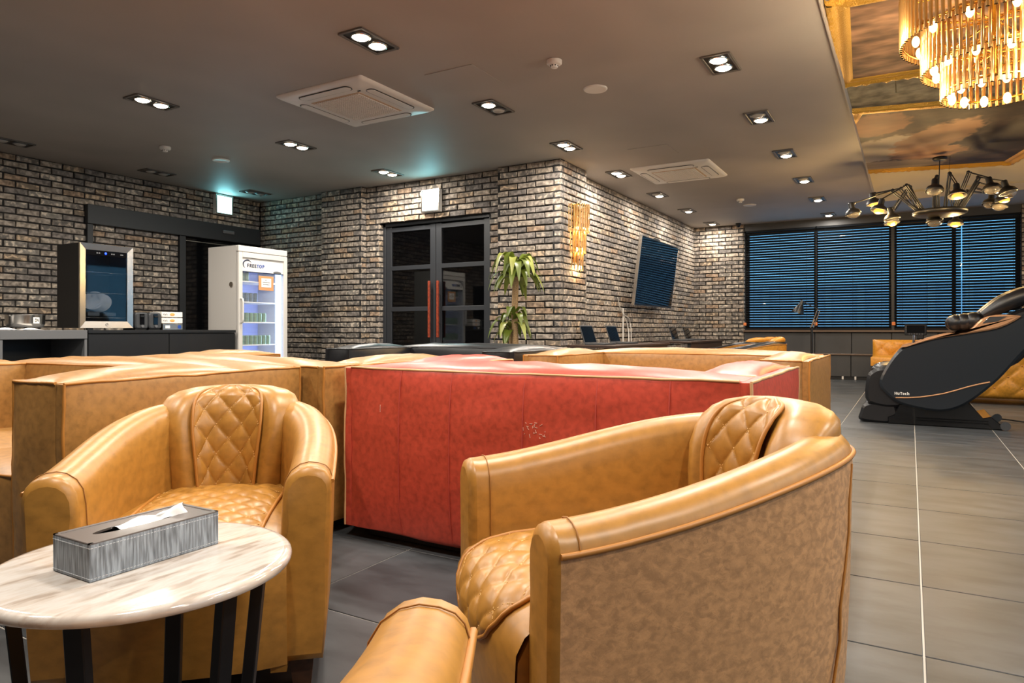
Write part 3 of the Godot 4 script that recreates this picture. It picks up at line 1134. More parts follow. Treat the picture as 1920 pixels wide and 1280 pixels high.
func back_bulge(x: float, f: float) -> float:
	var a := x / 0.83
	var d := f * 2 - 1
	return 0.03 * pow(maxf((1 - pow(absf(a), 2.6)) * (1 - pow(absf(d), 2.6)), 0.0), 0.7)

# ---------------------------------------------------------------- tub chairs
# local: facing +z, floor at 0
func tub_path(n := 72) -> Array:
	var out := []
	var a := 0.345
	var zf := 0.34
	var z0 := 0.2
	var zb := -0.41
	for i in n + 1:
		var s := float(i) / n
		var p: Vector2
		if s < 0.12: p = Vector2(-a, lerpf(zf, z0, s / 0.12))
		elif s > 0.88: p = Vector2(a, lerpf(z0, zf, (s - 0.88) / 0.12))
		else:
			var g := PI * (s - 0.12) / 0.76
			var cx := -cos(g)
			var sz := sin(g)
			p = Vector2(signf(cx) * pow(absf(cx), 0.8) * a, z0 + (zb - z0) * pow(maxf(sz, 0.0), 0.78))
		out.append(p)
	return out

func tub_h(z: float) -> float:
	var k := clampf((0.34 - z) / 0.66, 0, 1)
	return lerpf(0.56, 0.665, k * k * (3 - 2 * k) * 0.6 + k * 0.4)

func path_normal(p: Array, i: int) -> Vector2:
	var a: Vector2 = p[maxi(i - 1, 0)]
	var b: Vector2 = p[mini(i + 1, p.size() - 1)]
	var d := (b - a).normalized()
	return Vector2(-d.y, d.x)       # towards the inside of the chair

func tub_chair(label: String, at: Vector3, face: Vector2, outer: String, inner := "tan", quilt := true, group := "quilted tub chairs", sc := 1.0):
	var t = thing("tub_chair", label, "armchair", at, atan2(face.x, face.y), group)
	t.scale = Vector3.ONE * sc
	var path := tub_path()
	var n := path.size()
	# make sure the normal points inside
	var flip := 1.0 if path_normal(path, n / 2).y > 0 else -1.0
	var at_off := func(i: int, o: float, y: float) -> Vector3:
		var nn := path_normal(path, i) * flip
		return Vector3(path[i].x + nn.x * o, y, path[i].y + nn.y * o)
	var shell_rows := []
	var roll_rows := []
	var pipe := PackedVector3Array()
	for i in n:
		var h := tub_h(path[i].y)
		var r1 := PackedVector3Array()
		for q in [[0.022, 0.085], [0.012, 0.2], [0.005, 0.36], [0.0, h - 0.06], [0.001, h - 0.034]]: r1.append(at_off.call(i, q[0], q[1]))
		shell_rows.append(r1)
		var r2 := PackedVector3Array()
		for q in [[0.001, h - 0.034], [0.006, h - 0.018], [0.018, h - 0.004], [0.036, h + 0.004], [0.058, h + 0.007], [0.08, h + 0.002], [0.1, h - 0.012], [0.113, h - 0.034], [0.119, h - 0.07], [0.122, h - 0.13], [0.124, 0.3], [0.12, 0.085]]: r2.append(at_off.call(i, q[0], q[1]))
		roll_rows.append(r2)
		pipe.append(at_off.call(i, -0.001, h - 0.033))
	var sb := MB.new()
	sb.grid(shell_rows)
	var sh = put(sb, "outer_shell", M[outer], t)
	for i in [20, n - 21]:
		var seam := MB.new()
		var pp := PackedVector3Array()
		for k in 9: pp.append(at_off.call(i + (1 if i < n / 2 else -1) * int(k * 0.7), -0.0005 + 0.012 * (1 - k / 8.0) * 0.6, lerpf(tub_h(path[i].y) - 0.04, 0.09, 1 - k / 8.0)))
		seam.tube(pp, 0.003, 5)
		put(seam, "seam", M.tan_piping, sh)
	var rb := MB.new()
	rb.grid(roll_rows)
	# flat padded arm fronts
	for e in 2:
		var i := 0 if e == 0 else n - 1
		var ring := PackedVector3Array()
		for q in shell_rows[i]: ring.append(q)
		for k in range(1, roll_rows[i].size()): ring.append(roll_rows[i][k])
		var c := Vector3.ZERO
		for q in ring: c += q
		c /= ring.size()
		var ring2 := PackedVector3Array()
		var ring3 := PackedVector3Array()
		for q in ring:
			ring2.append(q + Vector3(0, 0, 0.012) + (c - q).normalized() * 0.005)
			ring3.append(q + Vector3(0, 0, 0.018) + (c - q).normalized() * 0.02)
		if e == 0:
			rb.grid([ring3, ring2, ring], true)
			rb.fan(ring3, c + Vector3(0, 0, 0.022), true)
		else:
			rb.grid([ring, ring2, ring3], true)
			rb.fan(ring3, c + Vector3(0, 0, 0.022))
	put(rb, "arm_roll", M[inner], t)
	var pb := MB.new()
	pb.tube(pipe, 0.0055, 6)
	put(pb, "piping", M.tan_piping, sh)
	for e in 2:
		var fs := MB.new()
		var i := 0 if e == 0 else n - 1
		# the seam lies a little behind the front edge, up the inside and over the top
		var k := 2 if e == 0 else n - 3
		var h := tub_h(path[k].y)
		var pp := PackedVector3Array()
		for q in [[0.002, h - 0.028], [0.007, h - 0.013], [0.018, h - 0.001], [0.036, h + 0.006], [0.058, h + 0.009], [0.08, h + 0.004], [0.101, h - 0.011], [0.115, h - 0.034], [0.121, h - 0.07], [0.124, h - 0.13], [0.126, 0.3], [0.122, 0.1]]: pp.append(at_off.call(k, q[0] - 0.0005 if q[0] < 0.05 else q[0], q[1]))
		fs.tube(pp, 0.0013, 5)
		put(fs, "front_stitching", M.stitch, t)
	# back cushion: rings stacked upwards between a front and a back surface
	var mid_line := []
	for i in n: mid_line.append(path[i] + path_normal(path, i) * flip * 0.165)
	var cum := [0.0]
	for i in range(1, n): cum.append(cum[i - 1] + mid_line[i].distance_to(mid_line[i - 1]))
	var mid: float = cum[n - 1] / 2
	var along := func(q: float, o: float, y: float) -> Vector3:
		# q is measured along a line parallel to the shell, o inwards from the outside
		var s: float = mid + q
		var i := 0
		while i < n - 2 and cum[i + 1] < s: i += 1
		var f: float = clampf((s - cum[i]) / (cum[i + 1] - cum[i]), 0, 1)
		var p: Vector2 = path[i].lerp(path[i + 1], f)
		var nn: Vector2 = (path_normal(path, i).lerp(path_normal(path, i + 1), f)).normalized() * flip
		return Vector3(p.x + nn.x * o, y, p.y + nn.y * o)
	var prof := [[0.37, 0.20, 0.10, 0.175], [0.42, 0.197, 0.10, 0.18], [0.48, 0.192, 0.10, 0.184], [0.54, 0.185, 0.095, 0.184], [0.6, 0.176, 0.07, 0.179], [0.64, 0.168, 0.03, 0.166], [0.665, 0.160, 0.016, 0.152], [0.69, 0.148, 0.014, 0.132], [0.706, 0.132, 0.024, 0.11], [0.717, 0.112, 0.04, 0.083], [0.722, 0.09, 0.062, 0.05]]
	var rings := []
	for p in prof:
		p[3] *= 0.9
		var ring := PackedVector3Array()
		for j in 40:
			var g := TAU * j / 40
			var cx := cos(g)
			var sy := sin(g)
			var q: float = p[3] * signf(cx) * pow(absf(cx), 0.55)
			var o: float = (p[1] + p[2]) / 2 + (p[1] - p[2]) / 2 * signf(sy) * pow(absf(sy), 0.6)
			ring.append(along.call(q, o, p[0]))
		rings.append(ring)
	var cb := MB.new()
	cb.grid(rings, true)
	cb.fan(rings[-1], along.call(0.0, 0.076, 0.724))
	var cush = put(cb, "back_cushion", M[inner] if quilt else M[outer], t)
	# quilted panel over its front
	var front := [[0.37, 0.20], [0.42, 0.197], [0.48, 0.192], [0.54, 0.185], [0.6, 0.176], [0.64, 0.168], [0.665, 0.16], [0.69, 0.148], [0.706, 0.132], [0.716, 0.113]]
	var flen := [0.0]
	for i in range(1, front.size()): flen.append(flen[i - 1] + Vector2(front[i][0] - front[i - 1][0], front[i][1] - front[i - 1][1]).length())
	var fl: float = flen[-1]
	var fpos := func(d: float) -> Array:
		var i := 0
		while i < front.size() - 2 and flen[i + 1] < d: i += 1
		var f: float = clampf((d - flen[i]) / (flen[i + 1] - flen[i]), 0, 1)
		var tn := Vector2(front[i + 1][0] - front[i][0], front[i + 1][1] - front[i][1]).normalized()
		return [lerpf(front[i][0], front[i + 1][0], f), lerpf(front[i][1], front[i + 1][1], f), tn]
	var pw := func(d: float) -> float:
		var k: float = d / fl
		var w := 0.128 + 0.006 * sin(k * 3.0)
		if k > 0.45: w *= sqrt(maxf(1 - pow((k - 0.45) / 0.56, 2.6), 0.0))
		return w
	var rows := []
	var NV := 92 if quilt else 24
	var NU := 64 if quilt else 20
	for i in NV + 1:
		var d: float = fl * i / NV
		var fp: Array = fpos.call(d)
		var row := PackedVector3Array()
		for j in NU + 1:
			var x: float = pw.call(d) * (2.0 * j / NU - 1)
			var e: float = 1 - pow(absf(2.0 * j / NU - 1), 10)
			var bmp := quilted(x, d, 0.08, 0.094) * 0.009 if quilt else 0.004
			var lift: float = 0.002 + (0.003 + bmp) * e
			row.append(along.call(x, fp[1] + lift * fp[2].x, fp[0] - lift * fp[2].y))
		rows.append(row)
	var qb := MB.new()
	qb.grid(rows)
	put(qb, "quilted_panel" if quilt else "plain_panel", M[inner], cush)
	if quilt:
		put(stitches(0.08, 0.094, 0.01, fl - 0.012, pw, func(x, d):
			var fp: Array = fpos.call(d)
			return along.call(x, fp[1] + 0.0062 * fp[2].x, fp[0] - 0.0062 * fp[2].y)), "stitching", M.thread, cush)
	var border := PackedVector3Array()
	for i in 41:
		var d: float = fl * i / 40
		var fp: Array = fpos.call(d)
		border.append(along.call(-pw.call(d) - 0.002, fp[1] + 0.004 * fp[2].x, fp[0] - 0.004 * fp[2].y))
	for i in 41:
		var d: float = fl * (40 - i) / 40
		var fp: Array = fpos.call(d)
		border.append(along.call(pw.call(d) + 0.002, fp[1] + 0.004 * fp[2].x, fp[0] - 0.004 * fp[2].y))
	var bb := MB.new()
	bb.tube(border, 0.0048, 6)
	put(bb, "piping", M.tan_piping, cush)
	# seat: top rolls over the front and runs down to the base
	var sp := [[-0.24, 0.395], [-0.1, 0.405], [0.05, 0.41], [0.17, 0.41], [0.27, 0.406], [0.33, 0.396], [0.375, 0.372], [0.395, 0.335], [0.398, 0.28], [0.39, 0.2], [0.375, 0.085]]
	var slen := [0.0]
	for i in range(1, sp.size()): slen.append(slen[i - 1] + Vector2(sp[i][0], sp[i][1]).distance_to(Vector2(sp[i - 1][0], sp[i - 1][1])))
	var spos := func(d: float) -> Array:
		var i := 0
		while i < sp.size() - 2 and slen[i + 1] < d: i += 1
		var f: float = clampf((d - slen[i]) / (slen[i + 1] - slen[i]), 0, 1)
		var tn := Vector2(sp[i + 1][0] - sp[i][0], sp[i + 1][1] - sp[i][1]).normalized()
		var p0 := Vector2(sp[i][0], sp[i][1])
		return [p0.lerp(Vector2(sp[i + 1][0], sp[i + 1][1]), f), Vector2(-tn.y, tn.x)]
	var srows := []
	for i in 49:
		var d: float = slen[-1] * i / 48
		var q: Array = spos.call(d)
		var row := PackedVector3Array()
		for j in 21:
			var x := 0.24 * (2.0 * j / 20 - 1) * lerpf(0.8, 1.0, clampf(d / 0.3, 0, 1))
			var e := 1 - pow(absf(x / 0.236), 3.0)
			var o: Vector2 = q[0] + q[1] * (0.022 * e - 0.012)
			row.append(Vector3(x, o.y, o.x))
		srows.append(row)
	var seat := MB.new()
	seat.grid(srows)
	var st = put(seat, "seat", M[inner], t)
	for s in [-1, 1]:
		var sd := MB.new()
		var spoly := PackedVector2Array([Vector2(-0.24, 0.085)])
		for q in sp: spoly.append(Vector2(q[0] - 0.017, q[1] - 0.018))
		sd.prism(spoly, s * 0.2, s * 0.238, Transform3D(Basis(Vector3(0, 0, 1), Vector3(0, 1, 0), Vector3(1, 0, 0)), Vector3.ZERO))
		put(sd, "seat_side", M[inner], st)
	var L0 := 0.03
	var L1 := 0.715
	var sw := func(d: float) -> float:
		var k: float = (d - L0) / (L1 - L0)
		var w := lerpf(0.185, 0.165, k)
		if k > 0.8: w *= sqrt(maxf(1 - pow((k - 0.8) / 0.202, 2.6), 0.0)) 
		return w
	var qrows := []
	var SV := 110 if quilt else 24
	for i in SV + 1:
		var d: float = lerpf(L0, L1, float(i) / SV)
		var q: Array = spos.call(d)
		var row := PackedVector3Array()
		for j in NU + 1:
			var x: float = sw.call(d) * (2.0 * j / NU - 1)
			var e := 1 - pow(absf(x / 0.236), 3.0)
			var ed: float = 1 - pow(absf(2.0 * j / NU - 1), 10)
			var bmp := quilted(x, d, 0.085, 0.085) * 0.009 if quilt else 0.003
			var o: Vector2 = q[0] + q[1] * (0.022 * e - 0.012 + 0.002 + (0.002 + bmp) * ed)
			row.append(Vector3(x, o.y, o.x))
		qrows.append(row)
	var qs := MB.new()
	qs.grid(qrows)
	put(qs, "quilted_panel" if quilt else "plain_panel", M[inner], st)
	if quilt:
		put(stitches(0.085, 0.085, L0 + 0.01, L1 - 0.02, sw, func(x, d):
			var q: Array = spos.call(d)
			var e: float = 1 - pow(absf(x / 0.236), 3.0)
			var o: Vector2 = q[0] + q[1] * (0.022 * e - 0.012 + 0.0052)
			return Vector3(x, o.y, o.x)), "stitching", M.thread, st)
	var sbord := PackedVector3Array()
	for half in 2:
		for i in 41:
			var k := i if half == 0 else 40 - i
			var d: float = lerpf(L0, L1, k / 40.0)
			var q: Array = spos.call(d)
			var x: float = (sw.call(d) + 0.002) * (-1 if half == 0 else 1)
			var e := 1 - pow(absf(x / 0.236), 3.0)
			var o: Vector2 = q[0] + q[1] * (0.022 * e - 0.008)
			sbord.append(Vector3(x, o.y, o.x))
	var sbb := MB.new()
	sbb.tube(sbord, 0.0048, 6)
	put(sbb, "piping", M.tan_piping, st)
	var base := MB.new()
	var bpoly := PackedVector2Array()
	for i in range(0, n, 3): bpoly.append(Vector2(path[i].x * 0.93, -path[i].y * 0.93))
	base.prism(bpoly, 0.088, 0.11, Transform3D(Basis(Vector3(1, 0, 0), -PI / 2), Vector3.ZERO))
	put(base, "base_board", M.black, t)
	for sx in [-1, 1]:
		for sz in [0.29, -0.22]:
			var f := MB.new()
			var lo := Vector3(sx * 0.27, 0, sz)
			var rws := []
			for q in [[0.0, 0.021], [0.088, 0.03]]:
				rws.append(PackedVector3Array([lo + Vector3(-q[1], q[0], -q[1]), lo + Vector3(q[1], q[0], -q[1]), lo + Vector3(q[1], q[0], q[1]), lo + Vector3(-q[1], q[0], q[1])]))
			for k in 4: f.quad(rws[0][k], rws[0][(k + 1) % 4], rws[1][(k + 1) % 4], rws[1][k])
			f.quad(rws[0][3], rws[0][2], rws[0][1], rws[0][0])
			put(f, "foot", M.foot_wood, t)
	return t

func stitches(dx: float, dy: float, d0: float, d1: float, half: Callable, where: Callable) -> MB:
	# a dash of thread every centimetre along the grooves x/dx + y/dy = n and x/dx - y/dy = n
	var b := MB.new()
	var step := 0.0095
	var s := Vector2(dx, dy).normalized()
	for fam in [-1.0, 1.0]:
		for k in range(-14, 15):
			var d := d0
			while d < d1:
				var x: float = dx * (k - fam * d / dy)
				var d2 := d + s.y * step * 0.55
				var x2: float = dx * (k - fam * d2 / dy)
				var w: float = half.call(d) - 0.006
				if absf(x) < w and absf(x2) < w:
					b.tube(PackedVector3Array([where.call(x, d), where.call(x2, d2)]), 0.0009, 4)
				d += s.y * step
	return b

func quilted(x: float, y: float, dx: float, dy: float) -> float:
	var a := absf(sin(PI * (x / dx + y / dy)))
	var b := absf(sin(PI * (x / dx - y / dy)))
	return pow(a * b, 0.42)

func build_chairs():
	tub_chair("tan tub chair with diamond quilted back, behind the marble table", Vector3(-1.69, 0, -1.235), Vector2(0.677, 0.736), "tan", "tan", true, "quilted tub chairs", 0.97)
	tub_chair("tan tub chair with sheen coloured into its mottled outside, in front of the red sofa", Vector3(-0.483, 0, -1.437), Vector2(-0.69, 0.724), "tan_mottled_sheen", "tan", true, "quilted tub chairs")
	tub_chair("tan tub chair showing only one padded arm, beside the marble table", Vector3(-0.57, 0, -0.2), Vector2(-0.504, -0.864), "tan", "tan", true, "quilted tub chairs")

func build_table():
	var c := Vector3(-1.24, 0, -0.76)
	var t = thing("side_table", "round white marble side table on dark metal legs", "table", c)
	var b := MB.new()
	b.lathe([[0.0, 0.45], [0.245, 0.45], [0.255, 0.4485], [0.2605, 0.444], [0.262, 0.438], [0.2605, 0.432], [0.254, 0.4285], [0.24, 0.4275], [0.0, 0.4275]], 96)
	put(b, "table_top", M.marble, t)
	for k in 5:
		var a := [-1.04, 0.11, 0.686, -1.93, 2.3][k] as float
		var d := Vector3(cos(a), 0, -sin(a))
		var l := MB.new()
		l.bar(d * 0.205 + Vector3(0, 0.418, 0), d * 0.165 + Vector3(0, 0.003, 0), 0.032, 0.022, 0.002, d)
		put(l, "leg", M.dark_metal, t)
		var br := MB.new()
		br.bar(Vector3(0, 0.418, 0), d * 0.215 + Vector3(0, 0.418, 0), 0.03, 0.018, 0.002)
		put(br, "bracket", M.dark_metal, t)
	put(bx(Vector3(0, 0.02, 0), Vector3(0.06, 0.02, 0.06), 0.003), "hub", M.dark_metal, t)
	for k in 5:
		var a := [-1.04, 0.11, 0.686, -1.93, 2.3][k] as float
		var br := MB.new()
		br.bar(Vector3(0, 0.012, 0), Vector3(cos(a), 0, -sin(a)) * 0.16 + Vector3(0, 0.012, 0), 0.025, 0.014, 0.002)
		put(br, "foot_rail", M.dark_metal, t)
	# tissue box
	var x = thing("tissue_box", "grey striped leather tissue box on the marble table", "tissue box", Vector3(-1.262, 0.45, -0.764))
	var hx := 0.06
	var hz := 0.125
	var h := 0.065
	var w := MB.new()
	for s in [-1, 1]:
		w.box(Vector3(s * (hx - 0.003), h / 2, 0), Vector3(0.006, h, hz * 2), 0.0015)
		w.box(Vector3(0, h / 2, s * (hz - 0.003)), Vector3(hx * 2 - 0.012, h, 0.006), 0.0015)
	w.box(Vector3(0, 0.002, 0), Vector3(hx * 2 - 0.01, 0.004, hz * 2 - 0.01))
	put(w, "sides", M.grey_weave, x)
	var top := MB.new()
	var N := 48
	var oi := PackedVector3Array()
	var oo := PackedVector3Array()
	var angs := []
	for i in N: angs.append(TAU * (i + 0.5) / N)
	for q in [[1, 1], [1, -1], [-1, 1], [-1, -1]]: angs.append(fposmod(atan2(q[1] * (hz - 0.002), q[0] * (hx - 0.002)), TAU))
	angs.sort()
	for g in angs:
		oi.append(Vector3(cos(g) * 0.019, h, sin(g) * 0.088))
		var k := minf((hx - 0.002) / maxf(absf(cos(g)), 0.001), (hz - 0.002) / maxf(absf(sin(g)), 0.001))
		oo.append(Vector3(cos(g) * k, h, sin(g) * k))
	top.grid([oo, oi], true)
	var oi2 := PackedVector3Array()
	for p in oi: oi2.append(p - Vector3(0, 0.004, 0))
	top.grid([oi, oi2], true)
	put(top, "lid", M.box_top, x)
	# corner pieces of the lid that the oval grid leaves out
	var rim := MB.new()
	for s in [-1, 1]:
		rim.box(Vector3(s * (hx - 0.004), h, 0), Vector3(0.008, 0.003, hz * 2), 0.001)
		rim.box(Vector3(0, h, s * (hz - 0.004)), Vector3(hx * 2, 0.003, 0.008), 0.001)
	put(rim, "lid_edge", M.box_top, x)
	var stc := MB.new()
	for y in [0.006, 0.058]:
		for s in [-1, 1]:
			for i in 40:
				var z := -hz + (i + 0.5) * hz * 2 / 40
				stc.box(Vector3(s * hx, y, z), Vector3(0.0012, 0.0009, 0.0042))
			for i in 20:
				var xx := -hx + (i + 0.5) * hx * 2 / 20
				stc.box(Vector3(xx, y, s * hz), Vector3(0.0042, 0.0009, 0.0012))
	put(stc, "stitching", M.white_thread, x)
	put(bx(Vector3(0, 0.03, 0), Vector3(0.1, 0.05, 0.23), 0.002), "tissue_stack", M.void, x)  # near-black block painted as the shade inside the box
	# tissue pulled out of the slot
	var ti := MB.new()
	var rows := []
	for i in 25:
		var f := i / 24.0
		var z := lerpf(0.045, -0.085, f)
		var row := PackedVector3Array()
		var hh := 0.006 + 0.014 * pow(sin(f * PI * 1.0), 2.0) * (0.6 + 0.4 * sin(f * 9.0)) + 0.015 * smoothstep(0.75, 0.95, f)
		for j in 17:
			var g := -1.0 + j / 8.0
			row.append(Vector3(g * (0.012 + 0.006 * sin(f * 7)) + 0.003 * sin(f * 14 + g * 3), h - 0.003 + hh * (1 - g * g) + 0.002 * sin(g * 6 + f * 20), z + 0.004 * sin(g * 5)))
		rows.append(row)
	ti.grid(rows)
	tag(put(ti, "tissue", M.tissue), "white tissue pulled out of the grey tissue box", "tissue").position = Vector3(-1.262, 0.45, -0.764)

# ---------------------------------------------------------------- massage chair
func smooth_poly(p: Array, n := 4) -> PackedVector2Array:
	var out := PackedVector2Array()
	var k := p.size()
	for i in k:
		var a := Vector2(p[(i - 1 + k) % k][0], p[(i - 1 + k) % k][1])
		var b := Vector2(p[i][0], p[i][1])
		var c := Vector2(p[(i + 1) % k][0], p[(i + 1) % k][1])
		var d := Vector2(p[(i + 2) % k][0], p[(i + 2) % k][1])
		for j in n: out.append(b.cubic_interpolate(c, a, d, float(j) / n))
	return out

func poly(p: Array) -> PackedVector2Array:
	var out := PackedVector2Array()
	for q in p: out.append(Vector2(q[0], q[1]))
	return out

func extr(p: PackedVector2Array, z0: float, z1: float, bev := 0.0) -> MB:
	var b := MB.new()
	b.prism(p, z0, z1, Transform3D(), bev)
	return b

func build_massage():
	var t = thing("massage_chair", "large black massage chair with bronze rail and tablet, beside the ochre sofas", "massage chair", Vector3(0, 0, 0))
	var panel := [[-0.079, 0.704], [0.027, 0.750], [0.215, 0.807], [0.443, 0.851], [0.663, 0.899], [0.799, 0.982], [0.93, 1.06], [1.06, 1.10], [1.12, 1.05], [1.08, 0.93], [0.94, 0.80], [0.82, 0.66], [0.663, 0.446], [0.488, 0.268], [0.353, 0.175], [0.215, 0.143], [0.027, 0.167], [-0.099, 0.205], [-0.178, 0.268], [-0.252, 0.378], [-0.188, 0.550]]
	for z in [[-7.25, -7.36], [-7.92, -8.03]]:
		var sp = put(extr(smooth_poly(panel, 4), z[1], z[0], 0.02), "side_shell", M.chair_grey, t)
		if z[0] > -7.5:
			var lip := MB.new()
			var pts := PackedVector3Array()
			for q in [[-0.118, 0.251], [-0.02, 0.256], [0.074, 0.266], [0.17, 0.285], [0.260, 0.308], [0.35, 0.34], [0.441, 0.376], [0.52, 0.402], [0.600, 0.424]]: pts.append(Vector3(q[0], q[1], -7.248))
			lip.tube(pts, 0.007, 6)
			put(lip, "trim_strip", M.bronze, sp)
			text("HuTech", 0.034, M.white_plastic, sp, Vector3(-0.068, 0.292, -7.247), Vector3.ZERO, "lettering")
	var rail := [[-0.079, 0.715], [0.122, 0.795], [0.289, 0.845], [0.443, 0.872], [0.541, 0.974], [0.645, 1.010], [0.782, 1.003], [0.812, 0.985], [0.663, 0.895], [0.443, 0.846], [0.215, 0.802], [0.027, 0.745]]
	for z in [[-7.24, -7.40], [-7.88, -8.04]]:
		var rl = put(extr(smooth_poly(rail, 3), z[1], z[0], 0.012), "arm_rail", M.bronze, t)
		put(extr(poly([[0.541, 0.935], [0.593, 0.992], [0.723, 0.996], [0.654, 0.952]]), z[0] - 0.005, z[0] + 0.006, 0.002), "side_light_cover", M.chrome, rl)
	# upholstery between the shells
	var leg = put(extr(smooth_poly([[-0.36, 0.42], [-0.302, 0.505], [-0.201, 0.533], [-0.05, 0.53], [-0.04, 0.18], [-0.345, 0.185]], 4), -7.99, -7.30, 0.03), "leg_rest", M.black_leather, t)
	for k in 3:
		var lc := MB.new()
		lc.ball(Vector3(-0.2, 0.5, -7.42 - k * 0.22), Vector3(0.13, 0.06, 0.1), 16, 10)
		put(lc, "calf_pad", M.black_leather, leg)
	put(extr(smooth_poly([[-0.416, 0.095], [-0.375, 0.178], [-0.25, 0.19], [-0.12, 0.181], [-0.12, 0.012], [-0.405, 0.012]], 4), -7.99, -7.32, 0.025), "foot_rest", M.black_leather, t)
	var seat := extr(smooth_poly([[0.0, 0.5], [0.1, 0.58], [0.5, 0.6], [0.62, 0.75], [0.8, 1.0], [0.9, 0.95], [0.62, 0.4], [0.2, 0.3]], 4), -7.93, -7.35, 0.02)
	put(seat, "seat", M.black_leather, t)
	put(extr(smooth_poly([[0.56, 0.72], [0.72, 0.98], [0.9, 1.08], [1.1, 1.16], [1.22, 1.17], [1.2, 1.05], [1.02, 0.84], [0.75, 0.55]], 4), -7.92, -7.36, 0.02), "backrest", M.black_leather, t)
	for k in 4:
		var hd := MB.new()
		var f := k / 3.0
		var rws := PackedVector3Array()
		var rr := []
		for i in 14:
			var g := i / 13.0
			rws.append(Vector3(lerpf(0.56, 1.08, g) , 1.02 + 0.19 * sin(g * 1.9) - 0.03 * absf(f - 0.5), lerpf(-7.40, -7.88, f)))
			rr.append(0.02 + 0.06 * sin(PI * (0.12 + 0.8 * g)))
		hd.tube(rws, rr, 14)
		put(hd, "back_cushion", M.black_leather, t)
	for a in [[0.36, 0.945, 0.075], [0.42, 0.95, 0.08], [0.49, 0.955, 0.085]]:
		for z in [-7.42, -7.86]:
			var ap := MB.new()
			ap.ball(Vector3(a[0], a[1], z), Vector3(a[2] * 0.95, a[2], 0.075), 20, 12)
			put(ap, "arm_pad", M.black_leather, t)
	# sled base
	var base = put(extr(poly([[-0.183, 0.004], [-0.183, 0.063], [-0.129, 0.09], [-0.089, 0.192], [0.444, 0.238], [0.555, 0.098], [0.612, 0.115], [0.69, 0.045], [0.699, 0.004]]), -7.98, -7.30, 0.008), "base", M.black_gloss, t)
	for k in 2:
		put(bx(Vector3(0.32, 0.05 + k * 0.022, -7.294), Vector3(0.55, 0.008, 0.012), 0.003), "base_ridge", M.black_gloss, base)
	for z in [-7.3, -7.98]:
		var w := MB.new()
		w.rod(Vector3(0.715, 0.04, z - 0.02), Vector3(0.715, 0.04, z + 0.02), 0.038, 20)
		put(w, "wheel", M.charcoal, base)
	# tablet on its stalk
	var tb = put(bx(Vector3(0.042, 0.88, -7.45), Vector3(0.18, 0.105, 0.018), 0.006), "tablet", M.black_satin, t)
	put(bx(Vector3(0.042, 0.885, -7.44), Vector3(0.145, 0.07, 0.003)), "screen", M.black_gloss, tb)
	var dots := MB.new()
	for i in 6: dots.box(Vector3(-0.01 + i * 0.021, 0.84, -7.44), Vector3(0.008, 0.006, 0.003))
	for i in 5: dots.box(Vector3(-0.035, 0.86 + i * 0.013, -7.44), Vector3(0.006, 0.006, 0.003))
	put(dots, "buttons", M.shelf_grey, tb)
	var st := MB.new()
	st.rod(Vector3(0.027, 0.755, -7.45), Vector3(0.027, 0.84, -7.455), 0.011, 12)
	put(st, "stalk", M.chrome, t)
	put(bx(Vector3(0.08, 0.815, -7.46), Vector3(0.06, 0.05, 0.04), 0.008), "holder", M.black_satin, t)
	var cb := MB.new()
	cb.tube(PackedVector3Array([Vector3(0.74, 0.02, -8.06), Vector3(0.8, 0.015, -8.09), Vector3(0.95, 0.012, -7.95), Vector3(1.2, 0.012, -8.1), Vector3(1.6, 0.012, -7.9)]), 0.008, 6)
	tag(put(cb, "power_cord", M.black), "black power cord on the floor behind the massage chair", "cord")

